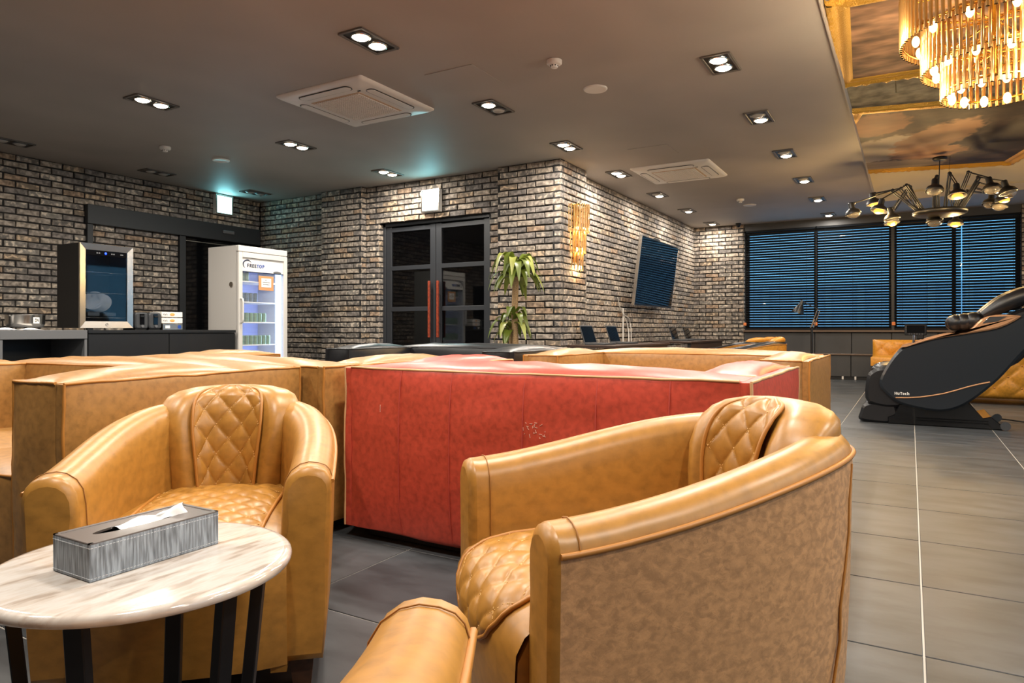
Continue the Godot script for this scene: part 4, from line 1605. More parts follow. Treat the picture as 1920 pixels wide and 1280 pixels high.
# ---------------------------------------------------------------- kitchen counter
func build_kitchen():
	var X1 := -6.6
	var X0 := -7.22
	var T := 0.876
	# grey open shelving unit
	for a in [[-2.05, -2.78, "grey open shelf counter at the end by the steel pot"], [-2.78, -3.49, "grey open shelf counter holding the steel pot"]]:
		var z1: float = a[0]
		var z0: float = a[1]
		var u = thing("open_counter", a[2], "counter", Vector3((X0 + X1) / 2, 0, (z0 + z1) / 2), 0.0, "grey open counters")
		var w := X1 - X0
		var d := z1 - z0
		put(bx(Vector3(0, T - 0.04, 0), Vector3(w, 0.08, d - 0.002), 0.003), "counter_top", M.shelf_grey, u)
		for s in [-1, 1]: put(bx(Vector3(0, 0.4, s * (d / 2 - 0.013)), Vector3(w - 0.01, 0.79, 0.024), 0.002), "side_panel", M.shelf_grey, u)
		put(bx(Vector3(0, 0.42, 0), Vector3(w - 0.02, 0.022, d - 0.05), 0.002), "shelf", M.shelf_grey, u)
		put(bx(Vector3(-w / 2 + 0.012, 0.4, 0), Vector3(0.02, 0.79, d - 0.05)), "back_panel", M.black, u)
	# black closed counter: two units under one worktop
	for a in [[-3.495, -4.3, "black counter unit under the plate steriliser"], [-4.3, -5.1, "black counter unit beside the refrigerator"]]:
		var u = thing("counter_unit", a[2], "counter", Vector3(0, 0, 0), 0.0, "black counter units")
		put(slab(Vector3(X0, 0.06, a[1] + 0.001), Vector3(X1 - 0.02, T - 0.03, a[0] - 0.001)), "body", M.black, u)
		put(bx(Vector3(X1 - 0.012, 0.455, (a[0] + a[1]) / 2), Vector3(0.018, 0.77, a[0] - a[1] - 0.006), 0.003), "door", M.black_satin, u)
		put(slab(Vector3(X0 + 0.03, 0.0, a[1] + 0.02), Vector3(X1 - 0.06, 0.06, a[0] - 0.02)), "plinth", M.void, u)
	tag(put(bx(Vector3((X0 + X1) / 2, T - 0.014, -4.297), Vector3(X1 - X0 + 0.01, 0.03, 1.606), 0.003), "worktop", M.black_satin), "continuous black worktop carrying the steriliser and toasters", "worktop")
	var Y := T + 0.001
	# steriliser cabinet with plates
	var s = thing("dish_steriliser", "tall black dish steriliser with a steel framed glass door and plates", "appliance", Vector3(0, Y, 0))
	var z1 := -3.51
	var z0 := -4.02
	var xf := -6.8
	var xb := -7.18
	var H := 0.83
	var b := MB.new()
	slab(Vector3(xb, 0.02, z1 - 0.02), Vector3(xf, H, z1), b)
	slab(Vector3(xb, 0.02, z0), Vector3(xf, H, z0 + 0.02), b)
	slab(Vector3(xb, H - 0.02, z0 + 0.02), Vector3(xf, H, z1 - 0.02), b)
	slab(Vector3(xb, 0.02, z0 + 0.02), Vector3(xf, 0.05, z1 - 0.02), b)
	slab(Vector3(xb, 0.05, z0 + 0.02), Vector3(xb + 0.02, H - 0.02, z1 - 0.02), b)
	put(b, "case", M.black, s)
	var dr := MB.new()
	var fw := 0.055
	var zc := (z0 + z1) / 2
	# mitred steel door frame
	var o := [Vector2(z1, 0.02), Vector2(z0, 0.02), Vector2(z0, H), Vector2(z1, H)]
	var q := [Vector2(z1 - fw, 0.085), Vector2(z0 + fw, 0.085), Vector2(z0 + fw, H - 0.06), Vector2(z1 - fw, H - 0.06)]
	for i in 4:
		var j := (i + 1) % 4
		var A := Vector3(xf + 0.004, o[i].y, o[i].x)
		var B := Vector3(xf + 0.004, o[j].y, o[j].x)
		var C := Vector3(xf + 0.022, q[j].y, q[j].x)
		var D := Vector3(xf + 0.022, q[i].y, q[i].x)
		var A2 := A + Vector3(0.026, 0, 0)
		var B2 := B + Vector3(0.026, 0, 0)
		dr.quad(A, B, B2, A2)
		dr.quad(A2, B2, C, D)
		dr.quad(D, C, C - Vector3(0.02, 0, 0), D - Vector3(0.02, 0, 0))
		dr.quad(A, D - Vector3(0.02, 0, 0), C - Vector3(0.02, 0, 0), B)
	var door = put(dr, "door_frame", M.steel, s)
	put(slab(Vector3(xf + 0.008, 0.08, z0 + fw - 0.002), Vector3(xf + 0.012, H - 0.055, z1 - fw + 0.002)), "pane", M.tinted_glass, door)
	put(bx(Vector3(xf + 0.014, H - 0.085, zc), Vector3(0.006, 0.05, 0.39)), "control_strip", M.black_gloss, door)
	var led := MB.new()
	led.ball(Vector3(xf + 0.019, H - 0.085, zc + 0.01), Vector3(0.004, 0.011, 0.011), 12, 8)
	put(led, "power_led", M.blue_led, door)
	var mk := MB.new()
	for zz in [0.09, 0.07, -0.05, -0.07, -0.14, -0.155]: mk.box(Vector3(xf + 0.018, H - 0.085, zc + zz), Vector3(0.001, 0.012, 0.014))
	put(mk, "control_marks", M.shelf_grey, door)
	var lg := MB.new()
	var arc := PackedVector3Array()
	for i in 14:
		var g := i * 0.4
		arc.append(Vector3(xf + 0.031, 0.052 + sin(g) * 0.012, zc - cos(g) * (0.008 + 0.0006 * i)))
	lg.tube(arc, 0.0016, 5)
	put(lg, "badge", M.ink, door)
	for y in [0.12, 0.36, 0.56]:
		var rk := MB.new()
		for i in 15:
			var zz := lerpf(z0 + 0.03, z1 - 0.03, i / 14.0)
			rk.rod(Vector3(xb + 0.03, y, zz), Vector3(xf - 0.02, y, zz), 0.002, 5)
		for xx in [xb + 0.03, xf - 0.02]: rk.rod(Vector3(xx, y, z0 + 0.02), Vector3(xx, y, z1 - 0.02), 0.003, 6)
		put(rk, "wire_rack", M.steel, s)
	var l := OmniLight3D.new()
	l.name = "steriliser_lamp_light"
	l.light_color = Color(0.45, 0.7, 1.0)
	l.light_energy = 0.035
	l.light_size = 0.02
	l.shadow_enabled = true
	s.add_child(l, true)
	l.position = Vector3(xf - 0.12, H - 0.07, zc)
	var uv := MB.new()
	uv.rod(Vector3(xf - 0.12, H - 0.03, z0 + 0.1), Vector3(xf - 0.12, H - 0.03, z1 - 0.1), 0.008, 8)
	put(uv, "lamp_tube", M.shelf_grey, s)
	var pm := MB.new()
	pm.lathe([[0.0, 0.0], [0.05, 0.002], [0.07, 0.008], [0.098, 0.016], [0.1, 0.019], [0.07, 0.012], [0.05, 0.006], [0.0, 0.004]], 32)
	var plate = null
	for i in 6:
		var up := Vector3(0.62, 0.42, 0.66).normalized()
		var sx := up.cross(Vector3(0, 1, 0)).normalized()
		var tilt := Basis(sx, up, sx.cross(up))
		var at := Vector3(-6.96, 1.16 + Y - T, -3.74) - up * 0.021 * i + Vector3(0.013 * i, 0.004 * i, 0)
		var p = put(pm.mesh() if plate == null else plate.mesh, "plate", M.china)
		if plate == null: plate = p
		tag(p, "white china plate leaning in the dish steriliser", "plate", "plates in the steriliser")
		p.transform = Transform3D(tilt, at)
	for k in 2:
		tag(put(bx(Vector3(-6.95, Y + 0.155, -3.69 - k * 0.16), Vector3(0.16, 0.05, 0.13), 0.01), "steel_tray", M.steel), "small steel tray on the steriliser's bottom rack", "tray", "steel trays in the steriliser")
	# toasters
	for a in [-4.125, -4.27]:
		var to = thing("toaster", "black two slot toaster on the worktop next to the " + ("steriliser" if a > -4.2 else "egg warmer"), "toaster", Vector3(-6.92, Y, a), 0.0, "black toasters")
		var tp := PackedVector2Array()
		for i in 32:
			var g := TAU * i / 32
			tp.append(Vector2(0.07 * signf(cos(g)) * pow(absf(cos(g)), 0.4), 0.095 + 0.085 * signf(sin(g)) * pow(absf(sin(g)), 0.35)))
		var tb := MB.new()
		tb.prism(tp, -0.13, 0.13, Transform3D(Basis(Vector3.UP, PI / 2), Vector3.ZERO), 0.012)
		put(tb, "body", M.charcoal, to)
		put(bx(Vector3(0.131, 0.11, 0), Vector3(0.006, 0.11, 0.05), 0.002), "front_slot", M.black_gloss, to)
		put(bx(Vector3(0.138, 0.14, 0), Vector3(0.02, 0.02, 0.045), 0.004), "lever", M.black_satin, to)
		var kn := MB.new()
		kn.rod(Vector3(0.13, 0.04, 0), Vector3(0.145, 0.04, 0), 0.014, 16)
		put(kn, "knob", M.shelf_grey, to)
		for zz in [-0.03, 0.03]: put(bx(Vector3(0, 0.179, zz), Vector3(0.2, 0.006, 0.026)), "bread_slot", M.void, to)
		put(bx(Vector3(0, 0.006, 0), Vector3(0.22, 0.012, 0.12), 0.003), "base", M.black, to)
	# steel egg warmer
	var eg = thing("egg_warmer", "two tier steel egg warmer with egg pictures beside the toasters", "appliance", Vector3(-6.92, Y, -4.47))
	put(bx(Vector3(0, 0.034, 0), Vector3(0.24, 0.066, 0.23), 0.004), "base", M.steel, eg)
	put(bx(Vector3(0, 0.1, 0.0), Vector3(0.22, 0.056, 0.24), 0.004), "lower_tier", M.white_plastic, eg)
	put(bx(Vector3(0, 0.165, 0.0), Vector3(0.22, 0.056, 0.24), 0.004), "upper_tier", M.white_plastic, eg)
	for y in [0.1, 0.165]:
		var e := MB.new()
		e.ball(Vector3(0.11, y, 0.0), Vector3(0.003, 0.016, 0.028), 16, 10)
		put(e, "egg_picture", M.egg, eg)
		var e2 := MB.new()
		for i in 6: e2.box(Vector3(0.111, y + 0.006 * sin(i * 2.0), 0.1 - i * 0.008), Vector3(0.002, 0.01, 0.003))
		put(e2, "printed_marks", M.ink, eg)
	var bd := MB.new()
	bd.rod(Vector3(0.119, 0.034, -0.075), Vector3(0.123, 0.034, -0.075), 0.02, 20)
	put(bd, "badge", M.blue_badge, eg)
	put(bx(Vector3(0.121, 0.034, 0.06), Vector3(0.002, 0.03, 0.05)), "sticker", M.paper, eg)
	# steel pot marked 접시
	var pt = thing("steel_pot", "wide shallow steel pot with a white paper label on the grey counter", "pot", Vector3(-6.95, Y, -3.13))
	var pb := MB.new()
	pb.lathe([[0.0, 0.02], [0.12, 0.02], [0.14, 0.032], [0.15, 0.06], [0.152, 0.135], [0.163, 0.138], [0.163, 0.141], [0.149, 0.14], [0.147, 0.06], [0.12, 0.026], [0.0, 0.026]], 48)
	put(pb, "body", M.steel, pt)
	for k in 4:
		var ft := MB.new()
		ft.rod(Vector3(cos(k * PI / 2 + 0.4) * 0.1, 0, sin(k * PI / 2 + 0.4) * 0.1), Vector3(cos(k * PI / 2 + 0.4) * 0.1, 0.025, sin(k * PI / 2 + 0.4) * 0.1), 0.01, 8)
		put(ft, "foot", M.black, pt)
	var lb := MB.new()
	var rws := []
	for y in [0.06, 0.115]:
		var rw := PackedVector3Array()
		for i in 9:
			var g := 0.28 - 0.36 * i / 8.0 + 0.05
			rw.append(Vector3(cos(g) * 0.1535, y, -sin(g) * 0.1535))
		rws.append(rw)
	lb.grid(rws)
	var lab = put(lb, "paper_label", M.paper, pt)
	hangul(lab, Transform3D(Basis(Vector3.UP, PI / 2 + 0.15), Vector3(cos(0.15) * 0.1545, 0.0875, -sin(0.15) * 0.1545)), 0.017)
	var jr = thing("steel_bowl", "polished steel bowl beside the wide pot on the grey counter", "bowl", Vector3(-6.95, Y, -2.85))
	var jb := MB.new()
	jb.lathe([[0.0, 0.0], [0.06, 0.0], [0.075, 0.03], [0.08, 0.11], [0.086, 0.112], [0.078, 0.108], [0.07, 0.03], [0.0, 0.006]], 32)
	put(jb, "body", M.chrome, jr)
	put(bx(Vector3(0.081, 0.06, 0.0), Vector3(0.004, 0.08, 0.05), 0.001), "paper_label", M.paper, jr)
	var tw := MB.new()
	var tr := []
	for i in 13:
		var rw := PackedVector3Array()
		for j in 17:
			var f := i / 12.0
			var g := j / 16.0
			rw.append(Vector3(-6.78 + f * 0.13, Y + 0.004 + 0.03 * sin(PI * f) * (0.5 + 0.5 * sin(g * 9.0)) * sin(PI * g), -2.78 - g * 0.36))
		tr.append(rw)
	tw.grid(tr)
	tag(put(tw, "dish_towel", M.tissue), "crumpled white dish towel in front of the steel pot", "towel")
	# refrigerator
	build_fridge()

func hangul(parent, t: Transform3D, s: float):
	# the two syllables on the label, as strokes in a 2 x 1 cell
	var st := [[[-0.95, 0.85], [-0.35, 0.85]], [[-0.65, 0.85], [-0.95, 0.3]], [[-0.65, 0.7], [-0.3, 0.3]], [[-0.3, 0.55], [-0.1, 0.55]], [[-0.08, 1.0], [-0.08, 0.15]], [[-0.8, 0.0], [-0.8, -0.8]], [[-0.1, 0.0], [-0.1, -0.8]], [[-0.8, -0.4], [-0.1, -0.4]], [[-0.8, -0.8], [-0.1, -0.8]], [[0.55, 0.8], [0.2, -0.4]], [[0.5, 0.3], [0.75, -0.4]], [[0.95, 0.9], [0.95, -0.8]]]
	var b := MB.new()
	for q in st: b.bar(t * Vector3(q[0][0] * s, q[0][1] * s, 0), t * Vector3(q[1][0] * s, q[1][1] * s, 0), 0.002, 0.002, 0.0, t.basis.z)
	put(b, "lettering", M.ink, parent)

func build_fridge():
	var x0 := -7.14
	var x1 := -6.6
	var z1 := -5.14
	var z0 := -5.845
	var H := 1.845
	var t = thing("display_refrigerator", "white upright display refrigerator with a glass door and blue-lit shelves", "refrigerator", Vector3(0, 0, 0))
	var b := MB.new()
	var k := 0.04
	slab(Vector3(x0, 0.08, z1 - k), Vector3(x1 - 0.05, H, z1), b)
	slab(Vector3(x0, 0.08, z0), Vector3(x1 - 0.05, H, z0 + k), b)
	slab(Vector3(x0, 0.08, z0 + k), Vector3(x0 + k, H, z1 - k), b)
	slab(Vector3(x0 + k, H - 0.16, z0 + k), Vector3(x1 - 0.05, H, z1 - k), b)
	slab(Vector3(x0 + k, 0.08, z0 + k), Vector3(x1 - 0.05, 0.28, z1 - k), b)
	put(b, "cabinet", M.fridge_white, t)
	put(slab(Vector3(x0 + k, 0.28, z0 + k), Vector3(x0 + k + 0.01, H - 0.16, z1 - k)), "liner", M.fridge_inside, t)
	put(bx(Vector3(x1 - 0.025, H - 0.035, (z0 + z1) / 2), Vector3(0.05, 0.07, z1 - z0), 0.006), "top_rail", M.fridge_white, t)
	var d := MB.new()
	var fw := 0.055
	var dt := H - 0.075
	d.box(Vector3(x1 - 0.02, (0.1 + dt) / 2, z1 - fw / 2), Vector3(0.045, dt - 0.1, fw), 0.006)
	d.box(Vector3(x1 - 0.02, (0.1 + dt) / 2, z0 + fw / 2), Vector3(0.045, dt - 0.1, fw), 0.006)
	d.box(Vector3(x1 - 0.02, dt - 0.03, (z0 + z1) / 2), Vector3(0.045, 0.06, z1 - z0 - fw * 2), 0.004)
	d.box(Vector3(x1 - 0.02, 0.19, (z0 + z1) / 2), Vector3(0.045, 0.18, z1 - z0 - fw * 2), 0.004)
	var door = put(d, "door", M.fridge_white, t)
	var gy0 := 0.28
	var gy1 := dt - 0.06
	put(slab(Vector3(x1 - 0.026, gy0, z0 + fw), Vector3(x1 - 0.02, gy1, z1 - fw)), "pane", M.glass, door)
	put(slab(Vector3(x1 - 0.02, gy1 - 0.155, z0 + fw), Vector3(x1 - 0.014, gy1, z1 - fw)), "header_sign", M.white_plastic, door)
	put(slab(Vector3(x1 - 0.019, gy1 - 0.165, z0 + fw), Vector3(x1 - 0.012, gy1 - 0.155, z1 - fw)), "header_line", M.navy, door)
	# arched emblem and name
	var em := MB.new()
	var cy := gy1 - 0.075
	var czl := z1 - fw - 0.075
	var pts := PackedVector3Array()
	var rr := []
	for i in 22:
		var g := 0.5 + 3.6 * i / 21.0
		pts.append(Vector3(x1 - 0.013, cy + sin(g) * 0.05, czl - cos(g) * 0.058))
		rr.append(0.002 + 0.006 * sin(PI * i / 21.0))
	em.tube(pts, rr, 6)
	put(em, "emblem", M.navy, door)
	text("FREE", 0.056, M.navy, door, Vector3(x1 - 0.012, cy - 0.012, czl - 0.06), Vector3(0, PI / 2, 0), "lettering", 1.05)
	text("TOP", 0.056, M.blue_badge, door, Vector3(x1 - 0.012, cy - 0.012, czl - 0.184), Vector3(0, PI / 2, 0), "lettering", 1.05)
	var sw := MB.new()
	sw.ball(Vector3(x1 - 0.014, gy1 - 0.145, z0 + fw + 0.09), Vector3(0.003, 0.018, 0.06), 20, 10)
	put(sw, "lock_cover", M.shelf_grey, door)
	# taped notice
	var no = put(bx(Vector3(x1 - 0.008, 1.43, -5.53), Vector3(0.004, 0.17, 0.215), 0.001), "notice", M.kraft, door)
	put(bx(Vector3(x1 - 0.005, 1.435, -5.53), Vector3(0.003, 0.105, 0.14)), "paper", M.paper, no)
	var tx := MB.new()
	rng.seed = 5
	for i in 3:
		for j in [2, 8, 7][i]:
			tx.box(Vector3(x1 - 0.003, 1.466 - i * 0.026, -5.53 + 0.05 - j * 0.0135 - [0.035, 0.0, 0.01][i]), Vector3(0.001, rng.randf_range(0.006, 0.011), 0.008))
	put(tx, "printed_lines", M.ink, no)
	var hn := MB.new()
	hn.tube(PackedVector3Array([Vector3(x1, 1.24, z1 - 0.03), Vector3(x1 + 0.03, 1.23, z1 - 0.03), Vector3(x1 + 0.035, 1.2, z1 - 0.03), Vector3(x1 + 0.035, 1.0, z1 - 0.03), Vector3(x1 + 0.03, 0.97, z1 - 0.03), Vector3(x1, 0.96, z1 - 0.03)]), 0.012, 10)
	put(hn, "handle", M.fridge_white, door)
	var lk := MB.new()
	lk.rod(Vector3(x1 - 0.12, 1.4, z1), Vector3(x1 - 0.12, 1.4, z1 + 0.012), 0.03, 24)
	put(lk, "side_lock", M.steel, t)
	put(slab(Vector3(x0 + 0.03, 0, z0 + 0.03), Vector3(x1 - 0.05, 0.08, z1 - 0.03)), "plinth", M.black, t)
	# light strip down the hinge side
	put(bx(Vector3(x1 - 0.08, 0.95, z0 + k + 0.035), Vector3(0.05, 1.28, 0.06), 0.008), "light_strip", M.fridge_glow, t)
	var al := AreaLight3D.new()
	al.name = "light_strip_light"
	al.area_size = Vector2(0.06, 1.28)
	al.light_color = Color(0.72, 0.82, 1.0)
	al.light_energy = 0.8
	al.shadow_enabled = true
	t.add_child(al, true)
	al.position = Vector3(x1 - 0.09, 0.95, z0 + k + 0.07)
	al.rotation.y = PI - 0.5
	for y in [0.4, 0.70, 0.965, 1.2, 1.44]:
		put(bx(Vector3(x0 + 0.28, y, (z0 + z1) / 2), Vector3(0.4, 0.012, z1 - z0 - 0.1), 0.002), "shelf", M.white_plastic, t)
	# drinks cans in rows
	var cm := MB.new()
	cm.lathe([[0.0, 0.0], [0.024, 0.0], [0.0265, 0.006], [0.0265, 0.098], [0.023, 0.108], [0.0, 0.108]], 16)
	var cmesh := cm.mesh()
	for a in [[1.446, 3, "can_green", "green drinks can on the refrigerator's top shelf", "cans on the top shelf"], [1.206, 5, "can_dark", "dark blue drinks can on the refrigerator's second shelf", "cans on the second shelf"], [0.971, 7, "can_green", "green drinks can on the refrigerator's third shelf", "cans on the third shelf"], [0.706, 8, "can_green", "green drinks can on the refrigerator's fourth shelf", "cans on the fourth shelf"]]:
		for i in a[1]:
			var c = put(cmesh, "drinks_can", M[a[2]])
			tag(c, a[3], "can", a[4])
			c.position = Vector3(x1 - 0.13, a[0], z1 - 0.085 - i * 0.062)

# ---------------------------------------------------------------- on the brick walls
func exit_sign(label: String, at: Vector3, turn: float):
	var t = thing("exit_light", label, "exit sign", at, turn, "glowing exit lights")
	put(bx(Vector3(0, 0, 0.03), Vector3(0.3, 0.3, 0.06), 0.006), "housing", M.white_plastic, t)
	put(bx(Vector3(0.0, 0.0, 0.063), Vector3(0.25, 0.25, 0.012), 0.004), "sign_face", M.exit_glow, t)
	var f := MB.new()
	for s in [-1, 1]:
		f.box(Vector3(s * 0.138, 0, 0.066), Vector3(0.022, 0.298, 0.014), 0.003)
		f.box(Vector3(0, s * 0.138, 0.066), Vector3(0.254, 0.022, 0.014), 0.003)
	put(f, "bezel", M.steel, t)
	var l := AreaLight3D.new()
	l.name = "sign_light"
	l.area_size = Vector2(0.24, 0.24)
	l.light_color = Color(0.55, 0.95, 1.0)
	l.light_energy = 0.4
	l.shadow_enabled = true
	t.add_child(l, true)
	l.position = Vector3(0, 0, 0.075)
	l.rotation.y = PI

func rods_ring(b: MB, c: Vector3, r: float, y0: float, y1: float, n: int, a0: float, a1: float, rad := 0.008):
	for i in n:
		var g := a0 + (a1 - a0) * i / (n if absf(a1 - a0) > 6.2 else n - 1)
		var p := c + Vector3(cos(g) * r, 0, -sin(g) * r)
		b.tube(PackedVector3Array([Vector3(p.x, y0, p.z), Vector3(p.x, y1 - 0.02, p.z), Vector3(p.x, y1 - 0.008, p.z), Vector3(p.x, y1, p.z)]), [rad, rad, rad * 0.8, rad * 0.3], 6)

func build_wall_things():
	exit_sign("glowing exit light above the glazed double doors", Vector3(-5.48, 2.585, -7.31), 0.0)
	exit_sign("glowing exit light above the black sliding door", Vector3(-8.87, 2.735, -6.61), PI / 2)
	# sconce on the column
	var s = thing("wall_sconce", "three tier gold glass rod sconce glowing on the brick column", "wall lamp", Vector3(-3.545, 0, -7.6))
	put(bx(Vector3(0.012, 2.05, 0), Vector3(0.02, 0.7, 0.14), 0.004), "back_plate", M.gold, s)
	for a in [[0.175, 2.08, 2.40, 17], [0.135, 1.83, 2.10, 13], [0.1, 1.62, 1.86, 9]]:
		var rim := MB.new()
		var pts := PackedVector3Array()
		for i in 25:
			var g := -PI / 2 + PI * i / 24
			pts.append(Vector3(cos(g) * a[0], a[2] - 0.02, -sin(g) * a[0]))
		rim.tube(pts, 0.006, 6)
		var rp = put(rim, "rim", M.gold, s)
		var rb := MB.new()
		rods_ring(rb, Vector3.ZERO, a[0], a[2], a[1], a[3], -PI / 2, PI / 2, 0.0075)
		put(rb, "glass_rods", M.amber_rod, rp)
		for k in 3:
			var g := -0.9 + 0.9 * k
			var bu := MB.new()
			bu.ball(Vector3(cos(g) * a[0] * 0.72, a[1] + 0.02, -sin(g) * a[0] * 0.72), Vector3(0.018, 0.026, 0.018), 12, 8)
			put(bu, "bulb", M.bulb_crystal, rp)
		var l := OmniLight3D.new()
		l.name = "sconce_light"
		l.light_color = Color(1.0, 0.83, 0.58)
		l.light_energy = 0.14
		l.light_size = 0.03
		l.shadow_enabled = true
		s.add_child(l, true)
		l.position = Vector3(a[0] * 0.62, a[1] - 0.015, 0)
	# television, tipped forwards on its bracket
	var t = thing("television", "large black wall television tipped forward on the brick wall", "television", Vector3(-3.5, 1.75, -10.42))
	t.rotation = Vector3(0, PI / 2 + deg_to_rad(0), 0)
	var tv := Node3D.new()
	tv.name = "screen_unit"
	var bod = put(bx(Vector3(0, 0, 0), Vector3(1.78, 1.02, 0.045), 0.006), "body", M.black_satin, t)
	bod.rotation.x = deg_to_rad(7)
	bod.position = Vector3(0, 0, 0.05)
	put(bx(Vector3(0, 0.005, 0.024), Vector3(1.74, 0.975, 0.003)), "screen", M.black_gloss, bod)
	var bz := MB.new()
	for sg in [-1, 1]:
		bz.box(Vector3(sg * 0.889, 0, 0.0), Vector3(0.006, 1.022, 0.05), 0.002)
		bz.box(Vector3(0, sg * 0.51, 0.0), Vector3(1.78, 0.006, 0.05), 0.002)
	put(bz, "bezel", M.steel, bod)
	put(bx(Vector3(0, 0, -0.09), Vector3(0.5, 0.4, 0.16), 0.004), "bracket", M.black, t)
	put(bx(Vector3(-0.05, 0.535, 0.07), Vector3(0.22, 0.035, 0.04), 0.006), "camera_bar", M.black_satin, t)
	var cb := MB.new()
	cb.tube(PackedVector3Array([Vector3(-3.66, 1.2, -9.52), Vector3(-3.66, 0.7, -9.52)]), 0.012, 8)
	cb.tube(PackedVector3Array([Vector3(-3.66, 1.35, -9.3), Vector3(-3.66, 1.22, -9.38), Vector3(-3.65, 1.1, -9.5), Vector3(-3.64, 1.0, -9.62), Vector3(-3.64, 0.85, -9.7), Vector3(-3.6, 0.705, -9.6)]), 0.008, 6)
	cb.tube(PackedVector3Array([Vector3(-3.66, 1.12, -9.5), Vector3(-3.65, 1.05, -9.75), Vector3(-3.64, 0.9, -9.8), Vector3(-3.6, 0.705, -9.7)]), 0.006, 6)
	tag(put(cb, "television_cables", M.cable_white), "white cables hanging below the wall television", "cable")
	# plant
	var p = thing("corn_plant", "tall corn plant with drooping yellow-green leaves by the brick column", "plant", Vector3(-3.9, 0, -6.75))
	var pot := MB.new()
	pot.lathe([[0.0, 0.0], [0.13, 0.0], [0.17, 0.3], [0.18, 0.36], [0.165, 0.36], [0.155, 0.32], [0.0, 0.32]], 32)
	put(pot, "pot", M.pot, p)
	var so := MB.new()
	so.lathe([[0.0, 0.335], [0.158, 0.325]], 24)
	put(so, "soil", M.soil, p)
	for a in [[0.02, 0.036, 1.5, 0.03], [-0.055, 0.03, 0.93, -0.02]]:
		var tr := MB.new()
		var pts := PackedVector3Array()
		for i in 8: pts.append(Vector3(a[0] + 0.008 * sin(i * 1.1), lerpf(0.3, a[2], i / 7.0), a[3]))
		tr.tube(pts, a[1], 12)
		put(tr, "trunk", M.bark, p)
	rng.seed = 71
	for cr in [[Vector3(0.02, 1.49, 0.03), 36, 0.66, 0.3], [Vector3(-0.05, 0.9, -0.02), 16, 0.55, 0.14], [Vector3(0.02, 1.02, 0.05), 8, 0.4, 0.12]]:
		for i in cr[1]:
			leaf(p, cr[0] + Vector3(0, rng.randf_range(-0.06, 0.06), 0), TAU * i * 0.382 + rng.randf_range(-0.2, 0.2), cr[2] * rng.randf_range(0.7, 1.1), cr[3] * rng.randf_range(0.1, 1.15), rng.randf() < 0.35)

func leaf(parent, at: Vector3, ang: float, length: float, rise: float, pale: bool):
	var b := MB.new()
	var rows := []
	var d := Vector3(cos(ang), 0, -sin(ang))
	var sd := Vector3(sin(ang), 0, cos(ang))
	var n := 10
	for i in n + 1:
		var f := float(i) / n
		var w := 0.046 * pow(sin(PI * clampf(f * 0.92 + 0.06, 0, 1)), 0.75)
		var p := at + d * (length * 0.62 * (f - 0.18 * f * f)) + Vector3(0, rise * sin(f * 2.2) * 1.05 - 0.17 * length / 0.45 * f * f * f, 0)
		rows.append(PackedVector3Array([p + sd * w, p + sd * w * 0.5 - Vector3(0, 0.005, 0), p - Vector3(0, 0.009, 0), p - sd * w * 0.5 - Vector3(0, 0.005, 0), p - sd * w]))
	b.grid(rows)
	put(b, "leaf", M.leaf_pale if pale else M.leaf, parent)

# ---------------------------------------------------------------- desk with laptops
func build_desk():
	for a in [[-7.3, -9.3, "near half of the long dark desk under the television"], [-10.4, -12.5, "far half of the long dark desk under the television"]]:
		var t = thing("desk", a[2], "desk", Vector3(-3.2, 0, (a[0] + a[1]) / 2), 0.0, "dark desks")
		var L: float = a[0] - a[1]
		put(bx(Vector3(0, 0.685, 0), Vector3(0.62, 0.03, L), 0.004), "desk_top", M.dark_wood, t)
		for s in [-1, 1]:
			for x in [-0.26, 0.26]: put(bx(Vector3(x, 0.335, s * (L / 2 - 0.06)), Vector3(0.05, 0.67, 0.05), 0.003), "leg", M.black, t)
		put(bx(Vector3(0.28, 0.62, 0), Vector3(0.02, 0.1, L - 0.1), 0.002), "apron", M.dark_wood, t)
	var spots := [[-7.63, "at the desk's column end"], [-8.43, "second from the column"], [-11.1, "third from the column"], [-11.87, "at the desk's far end"]]
	for a in spots:
		var t = thing("laptop", "open black laptop " + a[1] + ", screen leaning back", "laptop", Vector3(-3.24, 0.7, a[0]), PI / 2, "laptops on the desks")
		put(bx(Vector3(0, 0.011, 0.02), Vector3(0.36, 0.02, 0.25), 0.003), "keyboard_base", M.charcoal, t)
		put(bx(Vector3(0, 0.0215, 0.0), Vector3(0.31, 0.002, 0.11)), "keys", M.ink, t)
		var lid = put(bx(Vector3(0, 0.115, -0.005), Vector3(0.36, 0.23, 0.009), 0.003), "lid", M.charcoal, t)
		lid.position = Vector3(0, 0.014, -0.1)
		lid.rotation.x = deg_to_rad(-18)
		put(bx(Vector3(0, 0.118, 0.0005), Vector3(0.335, 0.2, 0.002)), "screen", M.black_gloss, lid)

